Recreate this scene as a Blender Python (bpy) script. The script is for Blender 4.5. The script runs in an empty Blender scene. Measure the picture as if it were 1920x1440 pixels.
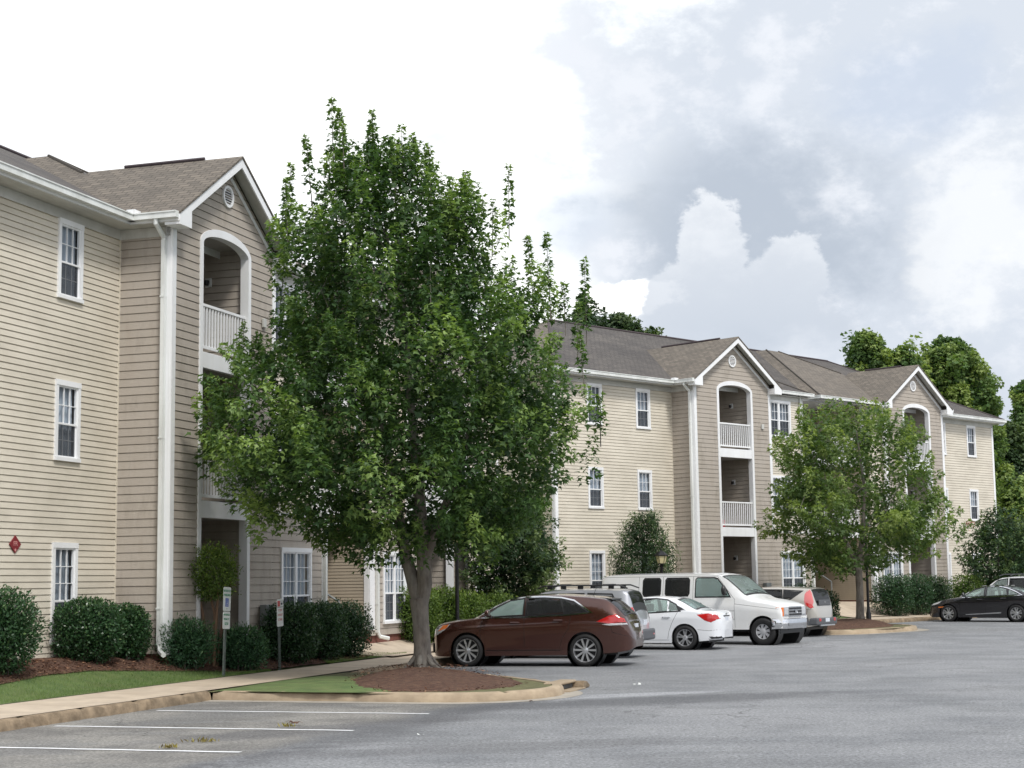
import bpy, math, random
import numpy as np
from mathutils import Vector, Matrix
random.seed(7); np.random.seed(7)
C = bpy.context.scene
COL = C.collection
R = math.radians

# ---------------------------------------------------------------- materials
def nt(name):
    m = bpy.data.materials.new(name); m.use_nodes = True
    t = m.node_tree; t.nodes.clear()
    return m, t, t.nodes, t.links
def N(ns, typ, **kw):
    n = ns.new(typ)
    for k, v in kw.items():
        if k in n.inputs: n.inputs[k].default_value = v
        else: setattr(n, k, v)
    return n
def ramp(ns, stops):
    r = ns.new('ShaderNodeValToRGB'); e = r.color_ramp.elements
    e[0].position, e[0].color = stops[0][0], (*stops[0][1], 1)
    e[1].position, e[1].color = stops[-1][0], (*stops[-1][1], 1)
    for p, c in stops[1:-1]:
        x = e.new(p); x.color = (*c, 1)
    return r
MATS = {}
def pm(name, col, col2=None, rough=.6, metal=0., scale=4., detail=6, lo=.35, hi=.65, bump=0., bscale=30., stretch=(1, 1, 1), coat=0., spec=.5, dirt=None, dscale=(1, 1, .25), damt=.5):
    m, t, ns, ln = nt(name)
    o = N(ns, 'ShaderNodeOutputMaterial'); b = N(ns, 'ShaderNodeBsdfPrincipled')
    b.inputs['Roughness'].default_value = rough; b.inputs['Metallic'].default_value = metal
    b.inputs['Coat Weight'].default_value = coat; b.inputs['Coat Roughness'].default_value = .04
    b.inputs['Specular IOR Level'].default_value = spec
    ln.new(b.outputs[0], o.inputs[0])
    tc = N(ns, 'ShaderNodeTexCoord'); mp = N(ns, 'ShaderNodeMapping'); mp.inputs['Scale'].default_value = stretch
    ln.new(tc.outputs['Object'], mp.inputs[0])
    if col2 is None: col2 = tuple(c*.88 for c in col)
    n1 = N(ns, 'ShaderNodeTexNoise', Scale=scale, Detail=detail, Roughness=.6)
    ln.new(mp.outputs[0], n1.inputs['Vector'])
    r = ramp(ns, [(lo, col2), (hi, col)]); ln.new(n1.outputs[0], r.inputs[0])
    out = r.outputs[0]
    if dirt:
        m2 = N(ns, 'ShaderNodeMapping'); m2.inputs['Scale'].default_value = dscale
        ln.new(tc.outputs['Object'], m2.inputs[0])
        n2 = N(ns, 'ShaderNodeTexNoise', Scale=1.3, Detail=8, Roughness=.65); ln.new(m2.outputs[0], n2.inputs['Vector'])
        r2 = ramp(ns, [(.42, (0, 0, 0)), (.75, (damt,)*3)]); ln.new(n2.outputs[0], r2.inputs[0])
        mx = N(ns, 'ShaderNodeMix', data_type='RGBA'); mx.inputs[7].default_value = (*dirt, 1)
        ln.new(r2.outputs[0], mx.inputs[0]); ln.new(out, mx.inputs[6]); out = mx.outputs[2]
    ln.new(out, b.inputs['Base Color'])
    if bump:
        n3 = N(ns, 'ShaderNodeTexNoise', Scale=bscale, Detail=5); ln.new(mp.outputs[0], n3.inputs['Vector'])
        bp = N(ns, 'ShaderNodeBump', Strength=bump, Distance=.02); ln.new(n3.outputs[0], bp.inputs['Height'])
        ln.new(bp.outputs[0], b.inputs['Normal'])
    MATS[name] = m
    return m
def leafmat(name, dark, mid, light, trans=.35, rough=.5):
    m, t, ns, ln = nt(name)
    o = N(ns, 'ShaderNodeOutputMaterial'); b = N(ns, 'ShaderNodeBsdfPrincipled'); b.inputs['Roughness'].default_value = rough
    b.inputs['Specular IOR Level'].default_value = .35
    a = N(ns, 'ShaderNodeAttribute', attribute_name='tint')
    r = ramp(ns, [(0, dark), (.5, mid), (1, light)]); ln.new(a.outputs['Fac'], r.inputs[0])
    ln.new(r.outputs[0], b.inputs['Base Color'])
    tr = N(ns, 'ShaderNodeBsdfTranslucent')
    mx = N(ns, 'ShaderNodeMix', data_type='RGBA', blend_type='MULTIPLY'); mx.inputs[0].default_value = 1
    mx.inputs[7].default_value = (1.25, 1.35, .55, 1); ln.new(r.outputs[0], mx.inputs[6]); ln.new(mx.outputs[2], tr.inputs[0])
    ms = N(ns, 'ShaderNodeMixShader', Fac=trans); ln.new(b.outputs[0], ms.inputs[1]); ln.new(tr.outputs[0], ms.inputs[2])
    ln.new(ms.outputs[0], o.inputs[0]); MATS[name] = m
    return m
def glassmat(name, tint, alpha=.5, rough=.03, ior=1.5, body=.12):
    m, t, ns, ln = nt(name)
    o = N(ns, 'ShaderNodeOutputMaterial'); tr = N(ns, 'ShaderNodeBsdfTransparent'); tr.inputs[0].default_value = (*tint, 1)
    b = N(ns, 'ShaderNodeBsdfPrincipled'); b.inputs['Base Color'].default_value = (*[c*body for c in tint], 1)
    b.inputs['Roughness'].default_value = rough; b.inputs['IOR'].default_value = ior
    ms = N(ns, 'ShaderNodeMixShader', Fac=1-alpha); ln.new(tr.outputs[0], ms.inputs[1]); ln.new(b.outputs[0], ms.inputs[2])
    ln.new(ms.outputs[0], o.inputs[0]); MATS[name] = m
    return m

YEL = (.685, .63, .53); TAN = (.40, .335, .265)
pm('vinyl_cream', YEL, (.65, .60, .505), rough=.55, scale=.8, stretch=(1, 1, 4), bump=.15, bscale=60, dirt=(.36, .32, .25), dscale=(.5, .5, .9), damt=.5)
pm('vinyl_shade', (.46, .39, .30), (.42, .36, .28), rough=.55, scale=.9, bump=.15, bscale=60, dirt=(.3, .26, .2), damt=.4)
def boardmat(name, col, col2, h, blen):
    m, t, ns, ln = nt(name)
    o = N(ns, 'ShaderNodeOutputMaterial'); b = N(ns, 'ShaderNodeBsdfPrincipled', Roughness=.75); ln.new(b.outputs[0], o.inputs[0])
    uv = N(ns, 'ShaderNodeUVMap'); br = N(ns, 'ShaderNodeTexBrick'); br.offset = .37; br.inputs['Scale'].default_value = 1
    br.inputs['Brick Width'].default_value = blen; br.inputs['Row Height'].default_value = h
    br.inputs['Mortar Size'].default_value = .0; br.inputs['Color1'].default_value = (*col, 1); br.inputs['Color2'].default_value = (*col2, 1)
    ln.new(uv.outputs[0], br.inputs[0])
    tc = N(ns, 'ShaderNodeTexCoord'); mp = N(ns, 'ShaderNodeMapping'); mp.inputs['Scale'].default_value = (1, 1, .35)
    ln.new(tc.outputs['Object'], mp.inputs[0]); n = N(ns, 'ShaderNodeTexNoise', Scale=2.2, Detail=8, Roughness=.7); ln.new(mp.outputs[0], n.inputs['Vector'])
    r = ramp(ns, [(.3, (.78, .77, .74)), (.5, (1, 1, 1)), (.75, (.88, .86, .82))]); ln.new(n.outputs[0], r.inputs[0])
    mx = N(ns, 'ShaderNodeMix', data_type='RGBA', blend_type='MULTIPLY'); mx.inputs[0].default_value = 1
    ln.new(br.outputs[0], mx.inputs[6]); ln.new(r.outputs[0], mx.inputs[7]); ln.new(mx.outputs[2], b.inputs['Base Color'])
    n2 = N(ns, 'ShaderNodeTexNoise', Scale=70., Detail=4); mp2 = N(ns, 'ShaderNodeMapping'); mp2.inputs['Scale'].default_value = (.15, .15, 1)
    ln.new(tc.outputs['Object'], mp2.inputs[0]); ln.new(mp2.outputs[0], n2.inputs['Vector'])
    bp = N(ns, 'ShaderNodeBump', Strength=.3, Distance=.01); ln.new(n2.outputs[0], bp.inputs['Height']); ln.new(bp.outputs[0], b.inputs['Normal'])
    MATS[name] = m
boardmat('board_taupe', (.43, .385, .335), (.395, .352, .305), .162, 3.6)
def shingle(name, ca, cb, cd, damt):
    m, t, ns, ln = nt(name)
    o = N(ns, 'ShaderNodeOutputMaterial'); b = N(ns, 'ShaderNodeBsdfPrincipled', Roughness=.95); ln.new(b.outputs[0], o.inputs[0])
    uv = N(ns, 'ShaderNodeUVMap'); br = N(ns, 'ShaderNodeTexBrick'); br.offset = .43; br.squash = 1
    br.inputs['Scale'].default_value = 1; br.inputs['Brick Width'].default_value = .26; br.inputs['Row Height'].default_value = .14
    br.inputs['Mortar Size'].default_value = .012; br.inputs['Mortar Smooth'].default_value = .3; br.inputs['Bias'].default_value = 0
    br.inputs['Color1'].default_value = (*ca, 1); br.inputs['Color2'].default_value = (*cb, 1); br.inputs['Mortar'].default_value = (*[c*.45 for c in cb], 1)
    ln.new(uv.outputs[0], br.inputs[0])
    tc = N(ns, 'ShaderNodeTexCoord'); n = N(ns, 'ShaderNodeTexNoise', Scale=.9, Detail=9, Roughness=.7); mp = N(ns, 'ShaderNodeMapping'); mp.inputs['Scale'].default_value = (.5, 1.0, 1.2)
    mp.inputs['Rotation'].default_value = (0, 0, .35)
    ln.new(tc.outputs['Object'], mp.inputs[0]); ln.new(mp.outputs[0], n.inputs['Vector'])
    r = ramp(ns, [(.3, (0, 0, 0)), (.7, (damt,)*3)]); ln.new(n.outputs[0], r.inputs[0])
    mx = N(ns, 'ShaderNodeMix', data_type='RGBA'); mx.inputs[7].default_value = (*cd, 1)
    ln.new(r.outputs[0], mx.inputs[0]); ln.new(br.outputs[0], mx.inputs[6]); ln.new(mx.outputs[2], b.inputs['Base Color'])
    bp = N(ns, 'ShaderNodeBump', Strength=.6, Distance=.02); ln.new(br.outputs['Fac'], bp.inputs['Height']); bp.invert = True; ln.new(bp.outputs[0], b.inputs['Normal'])
    MATS[name] = m
shingle('shingle_brown', (.215, .185, .15), (.135, .118, .098), (.095, .085, .075), .5)
shingle('shingle_stained', (.150, .135, .12), (.10, .09, .082), (.050, .046, .046), .9)
pm('shingle_dark', (.07, .055, .06), rough=.95)
pm('white_trim', (.87, .88, .89), (.83, .84, .86), rough=.45, scale=1.2, dirt=(.55, .54, .5), dscale=(1, 1, .2), damt=.35)
pm('white_gutter', (.80, .82, .81), (.74, .76, .74), rough=.4, scale=2, dirt=(.40, .41, .37), dscale=(1.5, 1.5, .3), damt=.6)
pm('soffit', (.60, .60, .57), (.50, .50, .47), rough=.7, scale=1.5, dirt=(.30, .29, .25), dscale=(.6, 3, 1), damt=.6)
pm('brick', (.20, .075, .055), (.13, .05, .04), rough=.9, scale=9, bump=.4)
pm('balcony_floor', (.35, .33, .3), rough=.8)
pm('grey_door', (.52, .54, .56), rough=.5)
pm('dark_interior', (.035, .04, .045), rough=.9)
pm('curtain', (.72, .75, .80), (.50, .53, .58), rough=.9, scale=10, stretch=(1, 1, .05), lo=.4, hi=.6)
pm('curtain_dim', (.46, .49, .53), (.28, .30, .34), rough=.9, scale=9, stretch=(1, 1, .04), lo=.4, hi=.6)
glassmat('window_glass', (.84, .89, .93), .82, .02)
m_, t_, ns_, ln_ = nt('insect_screen')
o_ = N(ns_, 'ShaderNodeOutputMaterial'); a_ = N(ns_, 'ShaderNodeBsdfTransparent'); b_ = N(ns_, 'ShaderNodeBsdfDiffuse'); b_.inputs[0].default_value = (.075, .08, .09, 1)
c_ = N(ns_, 'ShaderNodeMixShader', Fac=.62); ln_.new(a_.outputs[0], c_.inputs[1]); ln_.new(b_.outputs[0], c_.inputs[2]); ln_.new(c_.outputs[0], o_.inputs[0]); MATS['insect_screen'] = m_
pm('black_metal', (.012, .012, .014), rough=.35, metal=.3)
pm('grey_metal', (.28, .30, .30), (.2, .21, .21), rough=.5, metal=.4)
pm('steel_post', (.20, .24, .22), (.13, .15, .14), rough=.55, metal=.4, scale=20)
pm('lamp_glass', (.62, .56, .32), rough=.2)
pm('sign_white', (.72, .75, .72), (.66, .69, .66), rough=.35, scale=12)
pm('sign_green', (.02, .25, .12), rough=.4)
pm('sign_blue', (.01, .07, .42), rough=.4)
pm('sign_red', (.55, .06, .05), rough=.4)
pm('sign_pink', (.62, .30, .28), rough=.4)
pm('sign_dark_red', (.24, .025, .03), (.17, .02, .025), rough=.5, scale=20)
pm('sign_dark', (.05, .05, .06), rough=.5)
pm('red_plastic', (.55, .04, .05), rough=.4)
pm('concrete_walk', (.56, .47, .36), (.46, .385, .30), rough=.9, scale=2.5, bump=.2, bscale=90, dirt=(.33, .26, .19), dscale=(1.2, 1.2, 1), damt=.55)
pm('concrete_kerb', (.33, .25, .165), (.17, .125, .08), rough=.95, scale=5, bump=.5, bscale=40, dirt=(.10, .08, .055), dscale=(1.2, 1.2, 3), damt=.6)
pm('concrete_kerb_tan', (.44, .35, .245), (.33, .255, .175), rough=.95, scale=3, bump=.4, bscale=40, dirt=(.17, .14, .10), dscale=(1, 1, 2.5), damt=.5)
pm('concrete_grey', (.42, .385, .33), (.33, .30, .255), rough=.95, scale=3, bump=.3, bscale=60, dirt=(.22, .2, .17), damt=.5)
pm('grass_green', (.13, .19, .06), (.08, .13, .04), rough=.95, scale=3, bump=.6, bscale=70, dirt=(.17, .15, .07), dscale=(1, 1, 1), damt=.45)
pm('grass_olive', (.16, .155, .07), (.10, .10, .045), rough=.95, scale=4, bump=.6, bscale=70)
pm('mulch', (.115, .055, .035), (.045, .022, .015), rough=1, scale=14, bump=1., bscale=45, lo=.3, hi=.7, dirt=(.20, .12, .075), dscale=(6, 6, 6), damt=.6)
pm('line_paint', (.78, .79, .80), (.62, .63, .64), rough=.7, scale=9, lo=.3, hi=.45)
pm('dark_grey', (.045, .046, .048), (.09, .092, .095), rough=.8, scale=6)
pm('bark', (.20, .175, .15), (.09, .075, .065), rough=.95, scale=7, stretch=(1, 1, .35), bump=1., bscale=26, lo=.35, hi=.6, dirt=(.30, .29, .26), dscale=(3, 3, 1.2), damt=.7)
pm('bark_brown', (.21, .13, .08), (.10, .06, .04), rough=.95, scale=8, stretch=(1, 1, .3), bump=.8, bscale=25)
pm('bark_dark', (.07, .055, .045), (.035, .03, .025), rough=.95, scale=8, stretch=(1, 1, .3), bump=.6)
leafmat('leaf_maple', (.026, .060, .025), (.078, .148, .048), (.28, .39, .12))
leafmat('leaf_maple_light', (.05, .095, .034), (.115, .185, .06), (.27, .34, .11), .4)
leafmat('leaf_holly', (.016, .046, .018), (.036, .088, .032), (.14, .21, .08), .12, .3)
leafmat('leaf_nandina', (.022, .065, .030), (.055, .13, .06), (.15, .25, .10), .25)
leafmat('leaf_topiary', (.035, .070, .014), (.11, .18, .035), (.27, .34, .07), .3)
leafmat('leaf_myrtle', (.022, .048, .024), (.055, .105, .045), (.17, .23, .09), .3)
leafmat('leaf_dark', (.018, .042, .020), (.04, .08, .034), (.17, .23, .09), .3)
leafmat('leaf_far', (.05, .105, .04), (.125, .205, .065), (.29, .37, .11), .35)
leafmat('leaf_far_dark', (.022, .048, .022), (.05, .09, .036), (.13, .18, .06), .25)
leafmat('flower_red', (.30, .03, .03), (.50, .07, .06), (.62, .16, .13), .3)
leafmat('leaf_dry', (.10, .07, .02), (.22, .17, .05), (.34, .30, .08), .3)
leafmat('grass_blade', (.075, .13, .035), (.14, .22, .06), (.30, .34, .14), .3)
leafmat('mulch_chip', (.045, .02, .012), (.14, .065, .04), (.34, .20, .12), 0., .95)
# car paints
def paint(name, col, metal=.35, rough=.3):
    pm(name, col, tuple(c*.97 for c in col), rough=rough, metal=metal, scale=1.5, coat=1., spec=.5)
paint('paint_brown', (.075, .026, .018), .5, .22)
paint('paint_silver', (.42, .43, .46), .55, .35)
paint('paint_white', (.78, .80, .83), 0, .35)
pm('paint_van', (.80, .81, .81), (.76, .77, .77), rough=.35, scale=1.2, coat=.6, dirt=(.55, .50, .38), dscale=(.5, .5, .8), damt=.3)
paint('paint_titan', (.50, .475, .43), .4, .35)
paint('paint_black', (.010, .009, .012), .1, .25)
paint('paint_pearl', (.72, .73, .74), .1, .35)
pm('cladding', (.10, .105, .115), rough=.6)
pm('rubber', (.012, .012, .013), rough=.75)
pm('car_trim', (.012, .012, .013), rough=.4)
pm('chrome', (.75, .76, .78), rough=.12, metal=1.)
pm('alloy', (.62, .63, .65), rough=.3, metal=.8)
pm('wheel_cover', (.55, .56, .58), rough=.4, metal=.5)
pm('car_interior', (.06, .06, .065), rough=.9)
pm('seat_grey', (.22, .22, .22), rough=.9)
pm('seat_tan', (.34, .30, .25), rough=.9)
pm('plate_white', (.72, .75, .78), (.55, .6, .68), rough=.4, scale=30)
pm('plate_blue', (.05, .09, .22), rough=.4)
pm('lens_red', (.52, .015, .015), rough=.1, coat=1.)
pm('lens_pink', (.62, .14, .14), rough=.12, coat=1.)
pm('lens_clear', (.70, .72, .74), rough=.08, metal=.3, coat=1.)
pm('lens_orange', (.80, .20, .03), rough=.1, coat=1.)
glassmat('car_glass', (.60, .80, .76), .5, .02, 1.7, .55)
glassmat('car_glass_dark', (.30, .31, .32), .45, .02)
glassmat('car_glass_clear', (.76, .90, .86), .66, .02, 1.6, .6)

# ---------------------------------------------------------------- mesh helpers
class MB:
    def __init__(s): s.v = []; s.f = []; s.m = []; s.mi = 0
    def quad(s, *p):
        n = len(s.v); s.v.extend([tuple(q) for q in p]); s.f.append(tuple(range(n, n+len(p)))); s.m.append(s.mi); return s
    def box(s, x0, x1, y0, y1, z0, z1):
        if x0 > x1: x0, x1 = x1, x0
        if y0 > y1: y0, y1 = y1, y0
        if z0 > z1: z0, z1 = z1, z0
        n = len(s.v); s.v += [(x0, y0, z0), (x1, y0, z0), (x1, y1, z0), (x0, y1, z0), (x0, y0, z1), (x1, y0, z1), (x1, y1, z1), (x0, y1, z1)]
        for f in ((0, 3, 2, 1), (4, 5, 6, 7), (0, 1, 5, 4), (1, 2, 6, 5), (2, 3, 7, 6), (3, 0, 4, 7)):
            s.f.append(tuple(n+i for i in f)); s.m.append(s.mi)
        return s
    def prism(s, poly, fn, a, b):
        """poly: 2D points; fn(p,q,d)->3D; extruded from d=a to d=b"""
        n = len(s.v); k = len(poly)
        s.v += [fn(p, q, a) for p, q in poly] + [fn(p, q, b) for p, q in poly]
        s.f.append(tuple(range(n, n+k))); s.f.append(tuple(range(n+2*k-1, n+k-1, -1))); s.m += [s.mi]*2
        for i in range(k):
            j = (i+1) % k; s.f.append((n+i, n+k+i, n+k+j, n+j)); s.m.append(s.mi)
        return s
    def tube(s, pts, rad, n=8, cap=True):
        pts = [Vector(p) for p in pts]
        if not hasattr(rad, '__len__'): rad = [rad]*len(pts)
        base = len(s.v); up = None
        for i, p in enumerate(pts):
            d = (pts[min(i+1, len(pts)-1)]-pts[max(i-1, 0)]).normalized()
            if up is None: up = Vector((1, 0, 0)) if abs(d.x) < .8 else Vector((0, 1, 0))
            a = (up-d*up.dot(d)).normalized(); up = a; b = d.cross(a)
            for k in range(n):
                th = 2*math.pi*k/n; q = p+(a*math.cos(th)+b*math.sin(th))*rad[i]; s.v.append(tuple(q))
        for i in range(len(pts)-1):
            for k in range(n):
                k2 = (k+1) % n; s.f.append((base+i*n+k, base+i*n+k2, base+(i+1)*n+k2, base+(i+1)*n+k)); s.m.append(s.mi)
        if cap:
            s.f.append(tuple(base+k for k in range(n))[::-1]); s.f.append(tuple(base+(len(pts)-1)*n+k for k in range(n))); s.m += [s.mi]*2
        return s
    def lathe(s, prof, c, axis='z', n=24):
        """prof: (r,h) pairs round an axis through c"""
        base = len(s.v)
        for r, h in prof:
            for k in range(n):
                th = 2*math.pi*k/n; x, y = r*math.cos(th), r*math.sin(th)
                s.v.append((c[0]+x, c[1]+y, c[2]+h) if axis == 'z' else (c[0]+x, c[1]+h, c[2]+y))
        for i in range(len(prof)-1):
            for k in range(n):
                k2 = (k+1) % n; s.f.append((base+i*n+k, base+i*n+k2, base+(i+1)*n+k2, base+(i+1)*n+k)); s.m.append(s.mi)
        return s
    def grid(s, rows):
        n = len(s.v); w = len(rows[0])
        for r in rows: s.v.extend([tuple(p) for p in r])
        for i in range(len(rows)-1):
            for j in range(w-1):
                s.f.append((n+i*w+j, n+i*w+j+1, n+(i+1)*w+j+1, n+(i+1)*w+j)); s.m.append(s.mi)
        return s
    def build(s, name, mats, parent=None, smooth=False, bevel=0, uv=False, merge=False, angle=40):
        me = bpy.data.meshes.new(name); me.from_pydata(s.v, [], s.f)
        if isinstance(mats, str): mats = [mats]
        for k in mats: me.materials.append(MATS[k])
        if len(mats) > 1: me.polygons.foreach_set('material_index', s.m)
        if merge:
            import bmesh
            b = bmesh.new(); b.from_mesh(me); bmesh.ops.remove_doubles(b, verts=b.verts, dist=1e-4); b.to_mesh(me); b.free()
        if smooth:
            me.polygons.foreach_set('use_smooth', [True]*len(me.polygons))
            me.set_sharp_from_angle(angle=R(angle))
        if uv:
            L = me.uv_layers.new(name='UVMap'); Z = Vector((0, 0, 1))
            for p in me.polygons:
                nn = p.normal; h = Z.cross(nn)
                h = h.normalized() if h.length > 1e-4 else Vector((1, 0, 0)); vv = nn.cross(h)
                for li in p.loop_indices:
                    co = me.vertices[me.loops[li].vertex_index].co; L.data[li].uv = (co.dot(h), co.dot(vv))
        o = bpy.data.objects.new(name, me); COL.objects.link(o)
        if parent: o.parent = parent
        if bevel:
            bv = o.modifiers.new('bevel', 'BEVEL'); bv.width = bevel; bv.segments = 2; bv.limit_method = 'ANGLE'
        return o
def tag(o, label=None, cat=None, group=None, kind=None):
    if label: o['label'] = label
    if cat: o['category'] = cat
    if group: o['group'] = group
    if kind: o['kind'] = kind
    return o
def thing(name, label, cat, loc=(0, 0, 0), rz=0, group=None):
    o = bpy.data.objects.new(name, None); COL.objects.link(o); o.location = loc; o.rotation_euler = (0, 0, rz); o.empty_display_size = .3
    return tag(o, label, cat, group)
def copy_tree(o, parent=None):
    c = o.copy(); COL.objects.link(c); c.parent = parent
    for ch in [x for x in bpy.data.objects if x.parent == o]: copy_tree(ch, c)
    return c
def leaves(name, P, D, Nn, size, tint, mat, parent=None, shape='maple'):
    """numpy leaf cloud: P centre, D direction, Nn normal (N,3), size (N,), tint (N,)"""
    if shape == 'maple':
        sh = np.array([(0, 0, 0), (-.50, .25, -.05), (-.20, .42, .03), (0, 1, -.06), (.20, .42, .03), (.50, .25, -.05)], float)
    elif shape == 'oval':
        sh = np.array([(0, 0, 0), (-.27, .45, .06), (0, 1, -.03), (.27, .45, .06)], float)
    elif shape == 'slim':
        sh = np.array([(0, 0, 0), (-.13, .4, .03), (0, 1, -.05), (.13, .4, .03)], float)
    elif shape == 'blade':
        sh = np.array([(-.05, 0, 0), (0, 1, 0), (.05, 0, 0)], float)
    elif shape == 'clump':
        sh = np.array([(0, 0, 0), (-.42, .12, .1), (-.36, .5, -.08), (-.10, .62, .1), (0, 1, -.1), (.16, .60, .1), (.42, .55, -.05), (.34, .1, .1)], float)
    k = len(sh); n = len(P)
    D = D/np.maximum(np.linalg.norm(D, axis=1, keepdims=True), 1e-6)
    X = np.cross(D, Nn); X /= np.maximum(np.linalg.norm(X, axis=1, keepdims=True), 1e-6); Z = np.cross(X, D)
    V = P[:, None, :]+size[:, None, None]*(sh[None, :, 0, None]*X[:, None, :]+sh[None, :, 1, None]*D[:, None, :]+sh[None, :, 2, None]*Z[:, None, :])
    me = bpy.data.meshes.new(name); me.vertices.add(n*k); me.vertices.foreach_set('co', V.astype(np.float32).ravel())
    me.loops.add(n*k); me.loops.foreach_set('vertex_index', np.arange(n*k, dtype=np.int32))
    me.polygons.add(n); me.polygons.foreach_set('loop_start', np.arange(0, n*k, k, dtype=np.int32))
    try: me.polygons.foreach_set('loop_total', np.full(n, k, dtype=np.int32))
    except Exception: pass
    me.update(calc_edges=True)
    at = me.attributes.new('tint', 'FLOAT', 'POINT'); at.data.foreach_set('value', np.repeat(np.clip(tint, 0, 1), k).astype(np.float32))
    me.materials.append(MATS[mat]); o = bpy.data.objects.new(name, me); COL.objects.link(o)
    if parent: o.parent = parent
    return o
rnd = np.random.default_rng(11)
def unit(n):
    v = rnd.normal(size=(n, 3)); return v/np.linalg.norm(v, axis=1, keepdims=True)
# ---------------------------------------------------------------- site frames
Y1, Y2 = 0.31102832, 0.79053464
O1, O2 = (-7.82, 32.01), (6.1065, 62.18)
A1, N1 = (math.sin(Y1), math.cos(Y1)), (math.cos(Y1), -math.sin(Y1))
A2, N2 = (math.sin(Y2), math.cos(Y2)), (math.cos(Y2), -math.sin(Y2))
def P1(u, v): return (O1[0]+A1[0]*u+N1[0]*v, O1[1]+A1[1]*u+N1[1]*v)
def P2(u, v): return (O2[0]+A2[0]*u+N2[0]*v, O2[1]+A2[1]*u+N2[1]*v)
def roadz(x, y): return .0075*max(0., min(y, 140)-45.)
# kerb line, inside (buildings) on its left
KP = [P1(-45, 3.85), P1(-20, 3.85), P1(0, 3.85), P1(4, 3.85), P1(7.6, 3.85), (-.75, 41.4), (.55, 45.0), (1.9, 48.6), (3.5, 52.0), (5.6, 55.2), P2(0, 4.6), P2(8, 4.6), P2(20, 4.6), P2(60, 4.6)]
def dense(pts, step=.25):
    """Catmull-Rom through pts sampled every step metres"""
    out = []
    for i in range(len(pts)-1):
        p0 = pts[max(i-1, 0)]; p1 = pts[i]; p2 = pts[i+1]; p3 = pts[min(i+2, len(pts)-1)]
        L = math.dist(p1, p2); n = max(1, int(L/step))
        d1 = math.dist(p0, p1) or L; d3 = math.dist(p2, p3) or L
        for k in range(n):
            t = k/n
            m1 = [((p2[j]-p0[j])/(d1+L))*L for j in (0, 1)]; m2 = [((p3[j]-p1[j])/(d3+L))*L for j in (0, 1)]
            h = (2*t**3-3*t**2+1, t**3-2*t**2+t, -2*t**3+3*t**2, t**3-t**2)
            out.append(tuple(h[0]*p1[j]+h[1]*m1[j]+h[2]*p2[j]+h[3]*m2[j] for j in (0, 1)))
    out.append(pts[-1]); return out
KD = dense(KP, .3)
KS = [0.]
for i in range(1, len(KD)): KS.append(KS[-1]+math.dist(KD[i-1], KD[i]))
_z = min(range(len(KD)), key=lambda i: math.dist(KD[i], P1(0, 3.85)))
KS = [s-KS[_z] for s in KS]                         # a = 0 abreast of the first building's inner corner
A_END = KS[-1]
def K(a):
    a = max(KS[0], min(a, KS[-1]-1e-6)); i = max(0, min(int(np.searchsorted(KS, a))-1, len(KD)-2))
    t = (a-KS[i])/(KS[i+1]-KS[i]); p = [KD[i][j]*(1-t)+KD[i+1][j]*t for j in (0, 1)]
    i0, i1 = max(i-2, 0), min(i+3, len(KD)-1)
    d = (KD[i1][0]-KD[i0][0], KD[i1][1]-KD[i0][1]); L = math.hypot(*d); d = (d[0]/L, d[1]/L)
    return p, d, (-d[1], d[0])
def KO(a, d):
    p, t, n = K(a); return (p[0]+n[0]*d, p[1]+n[1]*d)
KDn = np.array(KD)
def kd(x, y):
    """inside distance from the kerb line and its arc length"""
    q = KDn-np.array([x, y]); i = int(np.argmin((q**2).sum(1)))
    p, t, n = K(KS[i]); return (x-p[0])*n[0]+(y-p[1])*n[1], KS[i]
def sst(a, b, x):
    t = max(0., min(1., (x-a)/(b-a))); return t*t*(3-2*t)
def land(x, y, d=None, a=None):
    if d is None: d, a = kd(x, y)
    rise = .44+.06*sst(10, 30, a)
    return roadz(x, y)+.15+.02*min(max(d, 0), 1.6)+rise*(.15*sst(1.2, 4, d)+.85*sst(1.7, 3.7, d))
def band(name, a0, a1, lo, hi, nd, mat, dz=0., kind='structure', step=.3, lump=0., label=None, cat=None):
    m = MB(); rows = []; n = max(2, int((a1-a0)/step))
    for i in range(n+1):
        a = a0+(a1-a0)*i/n; l = lo(a) if callable(lo) else lo; h = hi(a) if callable(hi) else hi; r = []
        for j in range(nd+1):
            d = l+(h-l)*j/nd; p = KO(a, d)
            e = lump*(.5+.5*math.sin(a*5.1+d*3.3)*math.sin(d*6.7-a*2.2))*min(1, 4*min(j, nd-j)/nd) if lump else 0
            r.append((p[0], p[1], land(p[0], p[1], d, a)+dz+e+(random.random()*lump*.5 if lump else 0)))
        rows.append(r)
    m.grid(rows); return tag(m.build(name, mat, smooth=True), label, cat, kind=kind)

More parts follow.
